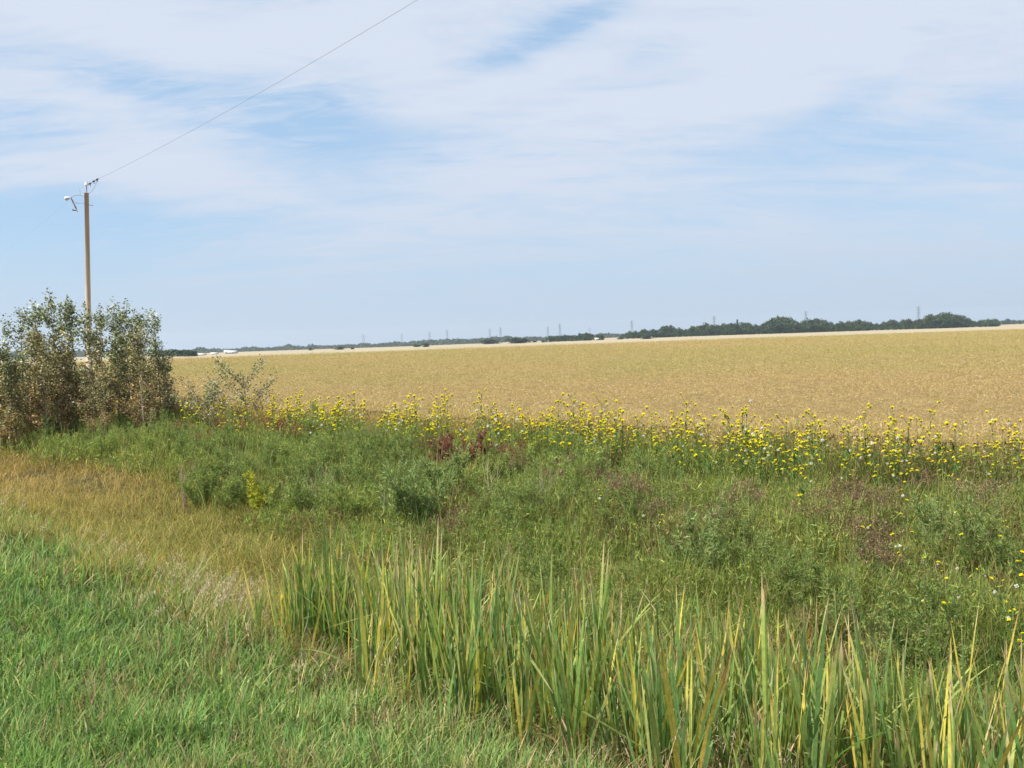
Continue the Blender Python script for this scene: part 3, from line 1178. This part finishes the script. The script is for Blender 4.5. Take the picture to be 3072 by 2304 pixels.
def poplar_parts(i, h=4.0, rad=.7, dens=1.0):
    mt, mc = MB(), MB()
    t = np.linspace(0, 1, 9)
    P = np.stack([.08 * np.sin(t * 4 + i) * t, .08 * np.cos(t * 3 + i) * t, h * t], 1)
    tube(mt, P, .024, .006, jit((.27, .23, .17), 1, .15)[0], 6, False)
    br = [(P, .35)]
    for b in range(17):
        t0 = random.uniform(.15, .85)
        p0 = np.array([np.interp(t0, t, P[:, q]) for q in range(3)])
        a = random.uniform(0, 6.28)
        L = random.uniform(.6, 1.15) * rad * (1.25 - .6 * t0)
        up = random.uniform(.7, 1.5)
        Q = p0 + np.outer(np.linspace(0, 1, 5), np.array([math.cos(a), math.sin(a), up]) * L)
        Q[:, 2] += .12 * np.linspace(0, 1, 5) ** 2
        tube(mt, Q, .012, .004, jit((.30, .24, .18), 1, .15)[0], 4, False)
        br.append((Q, .15))
    for Q, b0 in br:
        main = Q is P
        n = 210 if main else 74
        n = int(n * dens)
        tt = b0 + (1 - b0) * rng.random(n) ** .75
        tk = np.linspace(0, 1, len(Q))
        pos = np.stack([np.interp(tt, tk, Q[:, q]) for q in range(3)], 1) + rng.normal(0, .07, (n, 3))
        low = np.clip(1 - pos[:, 2] / (h * .66), 0, 1) ** .5
        c = pick([(.14, .16, .07), (.20, .21, .11), (.58, .62, .50), (.10, .12, .06)], [4, 3, 2.6, 1.6], n, .2, .05)
        dr = rng.random(n) < low * .95
        c[dr] = pick([(.33, .23, .13), (.42, .31, .18), (.24, .18, .11), (.45, .36, .18), (.25, .25, .11)], [3, 2, 3, 1, 1.6], dr.sum(), .22, .05)
        leaves(mc, pos, rng.normal(0, .8, (n, 3)) + [0, 0, .1], U(.055, .10, n), U(.03, .055, n), c, .25)
    cm = mc.mesh('poplar_crown_%d' % i)
    ZT[cm.name] = max(v.co.z for v in cm.vertices)
    return mt.mesh('poplar_trunk_%d' % i), cm


def build_poplars():
    K = [poplar_parts(i, 4.0, random.uniform(.38, .6)) for i in range(7)]
    mats = lambda q: [('trunk', q[0], M_BARK), ('crown', q[1], M_LEAF)]
    # (top px, top py, Y)
    tops = [(18, 305, 31, 'poplar sapling with bent pale top, leftmost of the tall ones'),
            (36, 297, 30, 'poplar sapling with silvery upper leaves, second of the tall ones from the left'),
            (50, 286, 31, 'tallest poplar sapling, its pointed top standing left of the utility pole'),
            (70, 293, 30, 'poplar sapling with dark pointed top just left of the utility pole'),
            (88, 300, 29, 'poplar sapling directly in front of the utility pole'),
            (101, 302, 31, 'poplar sapling just right of the utility pole'),
            (125, 294, 30, 'slender poplar sapling rising highest to the right of the utility pole'),
            (140, 306, 31, 'poplar sapling second from the right end of the thicket'),
            (155, 307, 30, 'poplar sapling at the right end of the tall thicket'),
            (4, 335, 31, 'shorter poplar sapling at the left edge of the thicket'),
            (113, 306, 32, 'poplar sapling between the pole and the slender tall one'),
            (163, 340, 30, 'short drooping poplar sapling leaning out at the right side of the thicket')]
    for i, (a, b, Y, lab) in enumerate(tops):
        p = at(a, b, Y)
        base = float(gz(p[0], p[1]))
        plant('poplar_sapling', mats(K[i % 7]), p[0], p[1], lab, 'tree', 'tall poplar saplings by the utility pole', sc=(1.1 * (p[2] - base) / 4.05, 1.1 * (p[2] - base) / 4.05, (p[2] - base) / ZT[K[i % 7][1].name]))
    # shorter brown leaved ones filling the thicket's lower part
    for i in range(50):
        a = random.uniform(-45, 168)
        Y = random.uniform(28.0, 32.5)
        topy = random.uniform(324, 388) + (20 if a > 150 else 0)
        p = at(a, topy, Y)
        base = float(gz(p[0], p[1]))
        s = (p[2] - base) / ZT[K[i % 7][1].name]
        plant('poplar_sapling', mats(K[i % 7]), p[0], p[1], 'short brown leaved poplar sapling packed in the lower part of the thicket', 'tree',
              'short brown poplar saplings in the thicket', sc=(s * 1.25, s * 1.25, s), color=(1.2, .98, .88) if i % 5 < 4 else (1.1, 1.05, .9))
    # separate small poplar bushes to the right
    KB = [poplar_parts(20 + i, 2.2, 1.0, .75) for i in range(2)]
    for i, (a, b, lab) in enumerate([(207, 363, 'small open leaved poplar bush standing apart right of the thicket, left of its pair'),
                                     (241, 353, 'small poplar bush with a raised twig, right of its pair, beside yellow flowers')]):
        Y = 28
        p = at(a, b, Y)
        base = float(gz(p[0], p[1]))
        s = (p[2] - base) / ZT[KB[i][1].name]
        plant('poplar_sapling', mats(KB[i]), p[0], p[1], lab, 'tree', 'two small poplars apart from the thicket', sc=(.95, .95, s))


build_poplars()


# ------------------------------------------------------------------ utility pole and wires
def wire_mesh(name, A0, B0, sag, r, seg=40):
    mb = MB()
    t = np.linspace(0, 1, seg)
    P = np.outer(1 - t, A0) + np.outer(t, B0)
    P[:, 2] -= 4 * sag * t * (1 - t)
    tube(mb, P, r, r, (.22, .22, .24), 5, False)
    return mb.mesh(name)


def build_pole():
    Y = 46.0
    top = at(86.5, 193, Y)
    foot = at(88.7, 330, Y)
    foot = top + (foot - top) * ((top[2] - (float(gz(foot[0], Y)) - .4)) / (top[2] - foot[2]))
    root = bpy.data.objects.new('utility_pole', None)
    COL.objects.link(root)
    root.location = foot
    tag(root, 'brown wooden utility pole rising behind the poplar thicket', 'utility pole')
    rel = lambda p: np.asarray(p) - foot
    mb = MB()
    tube(mb, [rel(foot), rel((foot + top) / 2), rel(top)], .128, .098, (.45, .29, .19), 16)
    m = bpy.data.materials.new('weathered_wood')
    m.use_nodes = True
    T = NT(m.node_tree)
    pos = T.n('ShaderNodeTexCoord').outputs['Object']
    mp = T.n('ShaderNodeMapping')
    T.l(pos, mp.inputs[0])
    mp.inputs['Scale'].default_value = (14, 14, .5)
    n = T.noise(mp.outputs[0], 2.0, 6, .7)
    c = T.ramp(n, [(.3, (.36, .26, .18)), (.5, (.52, .40, .29)), (.75, (.66, .55, .43))])
    p = T.n('ShaderNodeBsdfPrincipled')
    T.l(c, p.inputs['Base Color'])
    p.inputs['Roughness'].default_value = .9
    out = T.n('ShaderNodeOutputMaterial')
    T.l(p.outputs[0], out.inputs[0])
    link('shaft', mb.mesh('pole_shaft', True), m, root)
    tp = rel(top)
    mb = MB()
    tube(mb, [rel(foot) + [.10, -.10, .5], rel((foot + top) / 2) + [.085, -.085, 0], rel(top) + [.07, -.075, -.2]], .012, .012, (.25, .24, .22), 4, False)
    link('ground_wire', mb.mesh('ground_wire'), M_PAINT, root)
    mb = MB()
    hm = rel(top) * .42
    box(mb, hm + [-.02, -.118, 0], (.10, .02, .22), (.75, .74, .68))
    link('pole_tag', mb.mesh('pole_tag'), M_PAINT, root)
    met, wht, drk = (.30, .30, .31), (.86, .86, .84), (.10, .10, .11)
    k = Y / FPX                                # metres per pixel there
    # pole-top pin and insulator
    mb = MB()
    tube(mb, [tp - [0, 0, .3], tp + [.02, 0, .33]], .022, .02, met, 6)
    link('top_pin', mb.mesh('top_pin'), M_PAINT, root)
    mb = MB()
    q = tp + [.02, 0, .32]
    tube(mb, [q, q + [0, 0, .03], q + [0, 0, .07], q + [0, 0, .1], q + [0, 0, .15], q + [0, 0, .17]], [.03, .09, .10, .05, .07, .03], None, wht, 12)
    link('insulator', mb.mesh('insulator', True), M_PAINT, root)
    # strain assembly towards the line: dark links in a row
    mb = MB()
    for j, (dx, dz) in enumerate([(.18, .42), (.36, .52), (.52, .60)]):
        c0 = tp + [dx, 0, dz]
        tube(mb, [c0 + [-.07, 0, -.03], c0 + [0, 0, .01], c0 + [.07, 0, .03]], [.02, .05, .02], None, drk, 7)
        tube(mb, [c0, c0 + [.02, 0, -.12]], .02, .015, drk, 5)
    tube(mb, [tp + [.05, 0, .35], tp + [.58, 0, .64]], .01, .01, met, 4)
    link('strain_clamps', mb.mesh('strain_clamps'), M_PAINT, root)
    # jumper wire from the line down to the pole
    mb = MB()
    t = np.linspace(0, 1, 10)
    P = np.stack([tp[0] + .5 - .42 * t, np.full(10, tp[1]), tp[2] + .55 - .6 * t ** .7 - .06 * np.sin(t * 3.1)], 1)
    tube(mb, P, .008, .008, (.2, .2, .2), 4, False)
    link('jumper_wire', mb.mesh('jumper_wire'), M_PAINT, root)
    # side arm, white bell and fuse cutout on the left
    mb = MB()
    t = np.linspace(0, 1, 8)
    P = np.stack([tp[0] - .1 - .62 * t, np.full(8, tp[1]), tp[2] - .16 + .09 * np.sin(t * 3.1) - .02 * t], 1)
    tube(mb, P, .013, .013, met, 6, False)
    tube(mb, [tp + [-.1, 0, -.45], tp + [-.55, 0, -.44]], .012, .012, met, 5)
    tube(mb, [tp + [.0, 0, -.55], tp + [.28, 0, -.57]], .014, .014, met, 5)
    tube(mb, [tp + [-.28, 0, -.12], tp + [-.30, 0, .18]], .008, .008, met, 4)
    link('bracket', mb.mesh('bracket'), M_PAINT, root)
    mb = MB()
    c0 = tp + [-.90, 0, -.22]
    tube(mb, [c0 + [-.10, 0, -.02], c0 + [-.08, 0, -.01], c0 + [-.02, 0, 0], c0 + [.04, 0, .01], c0 + [.08, 0, .02], c0 + [.13, 0, .03]],
         [.05, .085, .095, .07, .07, .03], None, (.6, .6, .58), 14)
    link('white_bell', mb.mesh('white_bell', True), M_PAINT, root)
    mb = MB()
    a, b = tp + [-.72, 0, -.2], tp + [-.48, 0, -.78]
    tube(mb, [a, a * .7 + b * .3, a * .5 + b * .5, a * .2 + b * .8, b], [.02, .04, .03, .045, .02], None, (.30, .22, .20), 8)
    tube(mb, [b + [-.03, 0, 0], b + [-.2, 0, .03]], .03, .035, drk, 6)
    tube(mb, [b, b + [.05, 0, -.1]], .02, .02, met, 5)
    link('fuse_cutout', mb.mesh('fuse_cutout'), M_PAINT, root)
    # line towards the camera's right and the next span away to the left
    a = top + [.58, 0, .62]
    # a point on the wire seen at the top edge of the photo, 27 m out
    far = at(417, 0, 27.0)
    B0 = a + (far - a) * 3.0
    sg = 1.4
    B0[2] = a[2] + (far[2] + 4 * sg * (1 / 3) * (2 / 3) - a[2]) * 3
    o = link('overhead_wire', wire_mesh('overhead_wire', a, B0, sg, .0055, 60), M_PAINT)
    tag(o, 'thin overhead wire rising from the pole top to the upper edge of the sky', 'wire')
    c = top + [-.8, 0, -.32]
    far = at(-30, 272, 92)
    D0 = c + (far - c) * 1.4
    o = link('overhead_wire', wire_mesh('overhead_wire_b', c, D0, .35, .0022), M_PAINT)
    tag(o, 'faint overhead wire running down left from the pole to the left edge', 'wire')


build_pole()


# ------------------------------------------------------------------ distance: bushes, trees, farms, pylons
def far_crown(i, h=10.0, w=4.2, n=900, kind='round'):
    mb = MB()
    if kind == 'spruce':
        t = rng.random(n) ** .8
        rr = (1 - t) * w * .55 * np.sqrt(rng.random(n))
        a = U(0, 6.28, n)
        pos = np.stack([rr * np.cos(a), rr * np.sin(a), .04 * h + t * h * .95], 1)
        c = pick([(.03, .055, .03), (.04, .07, .035)], [1, 1], n, .2)
    else:
        # several lobes so that the outline is uneven
        L = 9
        lc = np.stack([rng.normal(0, w * .26, L), rng.normal(0, w * .26, L), h * U(.25, .82, L)], 1)
        lc[0] = [0, 0, h * .8]
        lr = U(.18, .32, L) * w
        k = rng.integers(0, L, n)
        d = rng.normal(size=(n, 3))
        d /= np.linalg.norm(d, axis=1, keepdims=True)
        pos = lc[k] + d * (lr[k] * U(.5, 1.05, n))[:, None] * [1, 1, 1.15]
        m = rng.random(n) < .25
        pos[m, 2] = U(.02, .3, m.sum()) * h
        pos[m, :2] = rng.normal(0, w * .25, (m.sum(), 2))
        c = pick([(.055, .085, .035), (.075, .10, .04), (.04, .07, .035), (.12, .13, .06)], [4, 3, 3, .6], n, .25)
    leaves(mb, pos, rng.normal(size=(n, 3)), U(.5, 1.1, n) * w / 5, U(.4, .8, n) * w / 5, c, .2)
    mt = MB()
    tube(mt, [(0, 0, -.4), (0, 0, h * .35), (.1, 0, h * .7)], .18, .05, (.12, .09, .07), 6, False)
    return mt.mesh('far_trunk_%d' % i), mb.mesh('far_crown_%d' % i)


def build_distance():
    S = 1 / 3.0
    RC = [far_crown(i, 10, random.uniform(5, 7)) for i in range(7)]
    SC_ = [far_crown(20 + i, 10, 4.5, 700, 'spruce') for i in range(2)]
    mats = lambda q: [('trunk', q[0], M_BARK), ('crown', q[1], M_FAR)]
    prof = np.array([(1868, 1000), (1900, 990), (1960, 985), (1990, 976), (2010, 977), (2060, 985), (2100, 975), (2125, 968), (2140, 970), (2180, 970), (2230, 966), (2280, 975),
                     (2320, 955), (2345, 951), (2400, 960), (2450, 957), (2480, 960), (2500, 968), (2545, 963), (2590, 957), (2620, 970), (2650, 968), (2660, 962), (2700, 957), (2740, 960),
                     (2780, 947), (2840, 938), (2890, 946), (2920, 958), (2975, 951), (3005, 958)])

    def tree(a, topy, Y, q, label, group, wsc=1.0, color=None, nm='tree'):
        p = at(a * S, topy * S, Y)
        b = float(gz(p[0], p[1]))
        h = max(p[2] - b, .6)
        s = h / 9.3
        plant(nm, mats(q), p[0], p[1], label, 'tree', group, sc=(s * wsc, s * wsc, s), color=color, sink=.1)
    n = 0
    for a in np.arange(1872, 3006, 9.0):
        a = a + random.uniform(-3, 3)
        ty = np.interp(a, prof[:, 0], prof[:, 1]) + random.uniform(-1, 9)
        Y = random.uniform(700, 800)
        far = a < 1990
        tree(a, ty, Y, random.choice(RC), 'leafy tree in the long dark belt of trees on the right horizon', 'trees of the right hand belt',
             random.uniform(.9, 1.3), (1.1, 1.15, 1.0) if random.random() < .3 else (.85, .9, .9))
    # a second, lower row closes the foot of the belt
    for a in np.arange(1885, 3000, 17.0):
        ty = np.interp(a, prof[:, 0], prof[:, 1]) + random.uniform(14, 24)
        tree(a + random.uniform(-4, 4), ty, 690, random.choice(RC), 'low bushy tree along the foot of the right hand tree belt', 'low trees at the foot of the right hand belt', 1.7, (.8, .9, .9))
    for a, ty, lab in [(2212, 962, 'small dark spruce poking above the right hand tree belt, left one'), (2316, 957, 'dark spruce beside the tall round clump in the right hand tree belt')]:
        tree(a, ty, 690, SC_[0], lab, None, .8, nm='spruce_tree')
    # trees beyond the right end
    for i, (a, ty) in enumerate([(3022, 957), (3040, 960), (3060, 963), (3080, 960), (3010, 962)]):
        tree(a, ty, 1250, RC[i % 7], 'distant tree past the right end of the dark tree belt', 'distant trees at the right edge', 1.5)

    # bushes standing in the stubble: (x0, x1, top, base) in source pixels
    B = [(1450, 1492, 1018, 1032, 'low dark bush left of the long dark one in the stubble'),
         (1527, 1581, 1014, 1030, 'long dark bush in the middle of the stubble'),
         (1598, 1610, 1021, 1027, 'tiny dark bush right of the long dark bush'),
         (1625, 1636, 1021, 1027, 'second tiny dark bush beside the low tree row'),
         (1855, 1868, 1011, 1018, 'small dark bush in the pale gap left of the long tree belt'),
         (1927, 1953, 1006, 1017, 'dark bush in front of the left end of the long tree belt'),
         (1006, 1034, 1040, 1049, 'dark bush in stubble right of the red roofed farm'),
         (1053, 1062, 1042, 1048, 'tiny bush in stubble, left of the broad pylon'),
         (1240, 1258, 1033, 1041, 'small dark bush, left one of a pair in stubble'),
         (1265, 1289, 1030, 1041, 'larger dark bush, right one of a pair in stubble'),
         (926, 938, 1043, 1051, 'tiny bush in stubble at the foot of a round far tree')]
    for x0, x1, ty, by, lab in B:
        p = hit((x0 + x1) / 2 * S, by * S, 0, 150)
        w = (x1 - x0) * S * p[1] / FPX
        h = (by - ty) * S * p[1] / FPX
        q = random.choice(RC)
        plant('bush', mats(q), p[0], p[1], lab, 'bush', 'dark bushes in the stubble', sc=(w / 6.0, w / 6.0, h / 9.5), sink=.1, color=(.8, .85, .85))
    # low row right of centre and the clump in it
    for i, a in enumerate(np.arange(1640, 1815, 11.0)):
        ty = np.interp(a, [1640, 1680, 1700, 1725, 1735, 1755, 1775, 1785, 1800, 1815], [1013, 1006, 1005, 1008, 1002, 999, 1003, 1010, 1002, 1005])
        tree(a, ty + random.uniform(-1, 2), random.uniform(640, 700), random.choice(RC), 'tree in the short row between the tiny bushes and the pale gap, right of centre', 'trees of the short middle row', 1.25, (.85, .95, .9))
    # hedge at the left, between thicket and farm
    for i, a in enumerate(np.arange(470, 590, 8.0)):
        p = hit(a * S, 1069 * S, 0, 150)
        tree(a, 1048 + random.uniform(0, 6), p[1], random.choice(RC), 'dark bush in the hedge between the poplar thicket and the white farmhouse', 'bushes of the left hand hedge', 2.2, (.75, .85, .85), 'bush')
    # far mass
    mb = MB()
    xs = np.array([-200, 0, 400, 560, 600, 640, 700, 728, 735, 760, 790, 860, 870, 905, 925, 940, 955, 1000, 1060, 1100, 1130, 1200, 1215, 1240, 1300, 1370, 1420, 1480, 1500, 1560, 1640, 1700, 1800, 1870, 1960, 2300, 3200])
    ys = np.array([1062, 1058, 1053, 1053, 1046, 1050, 1051, 1050, 1041, 1043, 1046, 1040, 1034, 1041, 1039, 1036, 1042, 1040, 1035, 1032, 1036, 1026, 1031, 1025, 1022, 1020, 1019, 1013, 1010, 1012, 1013, 1011, 1003, 1004, 1004, 994, 970])
    n = 60000
    a = U(-200, 3200, n)
    Y = U(1450, 1750, n)
    dx = (a * S - 512) / FPX
    X = dx * Y
    z0 = gz(X, Y)
    kf = (CAM_M.to_3x3())
    topy = np.interp(a, xs, ys) + (fbm(a, a * 0, 14, 3) - .5) * 9
    # height above ground from the apparent height above the base
    hor = 1063.5 - .0322 * a
    H = (hor - topy) * S / FPX * Y + CAMZ - z0
    H = np.clip(H, 3.0, 30)
    z = z0 + H * rng.random(n) ** .7
    leaves(mb, np.stack([X, Y, z], 1), rng.normal(size=(n, 3)), U(2, 4.5, n), U(1.5, 3.5, n), pick([(.04, .065, .035), (.06, .08, .04), (.05, .07, .05)], [1, 1, 1], n, .2), .2)
    o = link('far_woodland', mb.mesh('far_woodland'), M_FAR)
    tag(o, 'far off line of bluish woodland along the whole horizon', 'woodland', kind='stuff')

    # farm buildings
    def house(px, by, w, d, h, roofh, wallc, roofc, label, rz=0.1, windows=3):
        p = hit(px * S, by * S, 0, 200)
        kk = S * p[1] / FPX * .5
        w, d, h, roofh = w * kk, d * kk, h * kk, roofh * kk
        root = bpy.data.objects.new('farm_building', None)
        COL.objects.link(root)
        root.location = p
        root.rotation_euler = (0, 0, rz)
        tag(root, label, 'building')
        mb = MB()
        box(mb, (0, 0, h / 2), (w, d, h), wallc)
        # gables
        for sx in (-1, 1):
            x = sx * (w / 2 - .05)
            V = [(x, -d / 2, h), (x, 0, h + roofh), (x, d / 2, h), (x, 0, h)]
            mb.add(V, [(0, 1, 2, 3)], wallc)
        link('wall', mb.mesh('wall'), M_PAINT, root)
        mb = MB()
        th = .18
        for sy in (-1, 1):
            V = [(-w / 2 - .4, sy * (d / 2 + .4), h - .1), (w / 2 + .4, sy * (d / 2 + .4), h - .1), (w / 2 + .4, 0, h + roofh + .05), (-w / 2 - .4, 0, h + roofh + .05)]
            V += [(x_, y_, z_ + th) for x_, y_, z_ in V]
            mb.add(V, [(0, 1, 2, 3), (4, 5, 6, 7), (0, 1, 5, 4), (1, 2, 6, 5), (2, 3, 7, 6), (3, 0, 4, 7)], roofc)
        link('roof', mb.mesh('roof'), M_PAINT, root)
        mb = MB()
        box(mb, (w * .1, -d / 2 - .03, h * .36), (w * .08, .08, h * .72), (.12, .09, .07))
        link('door', mb.mesh('door'), M_PAINT, root)
        for j in range(windows):
            mb = MB()
            box(mb, (-w * .4 + j * w * .8 / max(windows - 1, 1) + (w * .06 if j == 1 else 0), -d / 2 - .03, h * .55), (w * .08, .08, h * .36), (.05, .06, .08))
            link('window', mb.mesh('window'), M_PAINT, root)
    W_, Gy = (.55, .55, .54), (.45, .45, .45)
    house(679, 1061, 22, 20, 8, 12, W_, (.5, .5, .5), 'white farmhouse with steep roof, left building of the white farmstead', .5)
    house(699, 1061, 50, 26, 9, 9, W_, (.5, .5, .52), 'long white barn, right building of the white farmstead', -.1)
    house(606, 1066, 40, 18, 5, 4, (.12, .12, .12), (.55, .53, .5), 'long open sided shed with pale roof, left of the white farmstead', .1)
    house(644, 1063, 36, 16, 5, 4, (.3, .3, .3), (.6, .58, .56), 'low grey shed between the open shed and the white farmstead', 0)
    house(938, 1047, 50, 30, 9, 13, (.25, .17, .15), (.22, .13, .11), 'dark red brown roofed barn in front of the far woodland', .1)
    house(1207, 1038, 22, 16, 6, 6, W_, (.55, .55, .55), 'small white farm building between two pylons left of centre', .3)
    house(1116, 1042, 22, 16, 5, 4, (.6, .6, .6), (.65, .65, .66), 'small grey farm building beside the broad pylon', .1)
    house(1790, 1021, 18, 12, 9, 4, (.78, .72, .64), (.7, .66, .6), 'small cream shed at the right end of the short middle tree row', .2)
    house(1952, 1015, 9, 8, 8, 2, (.72, .68, .62), (.6, .5, .42), 'tiny pale shed beside the dark bush before the long tree belt', .2)

    # pylons
    def pylon(w=9.0, h=46.0, wide=False):
        mb = MB()
        c, r = (.16, .17, .19), .16
        zs = [0, 9, 17, 24, 30, 35, 39, h - 3]
        ws = [w, w * .78, w * .6, w * .45, w * .33, w * .26, w * .22, w * .16]
        for i in range(len(zs) - 1):
            a = [np.array([sx * ws[i] / 2, sy * ws[i] / 2, zs[i]]) for sx, sy in ((-1, -1), (1, -1), (1, 1), (-1, 1))]
            b = [np.array([sx * ws[i + 1] / 2, sy * ws[i + 1] / 2, zs[i + 1]]) for sx, sy in ((-1, -1), (1, -1), (1, 1), (-1, 1))]
            for k in range(4):
                k2 = (k + 1) % 4
                tube(mb, [a[k], b[k]], r * 1.5, r * 1.3, c, 4, False)
                tube(mb, [a[k], b[k2]], r, r, c, 3, False)
                tube(mb, [a[k2], b[k]], r, r, c, 3, False)
                tube(mb, [b[k], b[k2]], r, r, c, 3, False)
        tube(mb, [(0, 0, h - 3), (0, 0, h)], r, r, c, 4, False)
        for z, L in ((h - 4, 5.5 if not wide else 10), (h - 10, 7.5 if not wide else 15), (h - 16, 5.5 if not wide else 10)):
            for s in (-1, 1):
                tube(mb, [(0, 0, z), (s * L, 0, z)], r * 1.2, r, c, 4, False)
                tube(mb, [(0, 0, z + 2.2), (s * L, 0, z)], r, r, c, 3, False)
                tube(mb, [(s * L, 0, z), (s * L, 0, z - 2)], .2, .2, c, 4, False)
        return mb.mesh('pylon')
    PN, PW = pylon(), pylon(15, 46, True)
    lst = [(1090, 1002, 1, 'broad lattice pylon with wide splayed legs, first from the left'),
           (1205, 999, 0, 'slim lattice pylon directly above the small white farm building'),
           (1288, 994, 0, 'slim lattice pylon above the pair of dark bushes'),
           (1341, 988, 0, 'slim lattice pylon just right of the one above the pair of bushes'),
           (1469, 984, 0, 'shorter left one of the close pylon pair at the centre'),
           (1501, 980, 0, 'taller right one of the close pylon pair at the centre'),
           (1643, 978, 0, 'shorter left one of the close pylon pair above the tiny bushes'),
           (1679, 969, 0, 'taller right one of the close pylon pair above the tiny bushes'),
           (1769, 981, 0, 'short faint pylon behind the round clump of the middle row'),
           (1895, 959, 0, 'tall pylon at the left end of the long tree belt'),
           (2142, 946, 0, 'faint pylon behind the left part of the long tree belt'),
           (2417, 931, 0, 'faint pylon behind the middle of the long tree belt'),
           (2755, 916, 0, 'nearest looking pylon above the right part of the long tree belt')]
    for px, ty, wd, lab in lst:
        hor = 1063.5 - .0322 * px
        ang = (hor - ty) / 2985.0
        Y = 2300.0
        for _ in range(12):
            p = at(px * S, ty * S, Y)
            b = float(gz(p[0], p[1]))
            Y = Y * 46.0 / max(p[2] - b, 5)
            Y = min(max(Y, 1200), 4400)
        p = at(px * S, ty * S, Y)
        b = float(gz(p[0], p[1]))
        o = link('lattice_pylon', PW if wd else PN, M_PAINT, loc=(p[0], p[1], b - .3), rz=.35, sc=(1, 1, (p[2] - b + .3) / 46))
        tag(o, lab, 'pylon', 'pylons along the horizon')


build_distance()


# ------------------------------------------------------------------ haze
def build_haze():
    mb = MB()
    box(mb, (0, 0, 30), (9800, 9800, 85), (1, 1, 1))
    me = mb.mesh('haze')
    m = bpy.data.materials.new('haze')
    m.use_nodes = True
    T = NT(m.node_tree)
    v = T.n('ShaderNodeVolumePrincipled')
    v.inputs['Color'].default_value = (.80, .90, 1.0, 1)
    v.inputs['Density'].default_value = .00017
    v.inputs['Anisotropy'].default_value = 0.2
    out = T.n('ShaderNodeOutputMaterial')
    T.l(v.outputs[0], out.inputs['Volume'])
    o = link('haze', me, m)
    tag(o, kind='stuff')


build_haze()
print('objects', len(bpy.data.objects), 'quads', sum(len(m.polygons) for m in bpy.data.meshes))
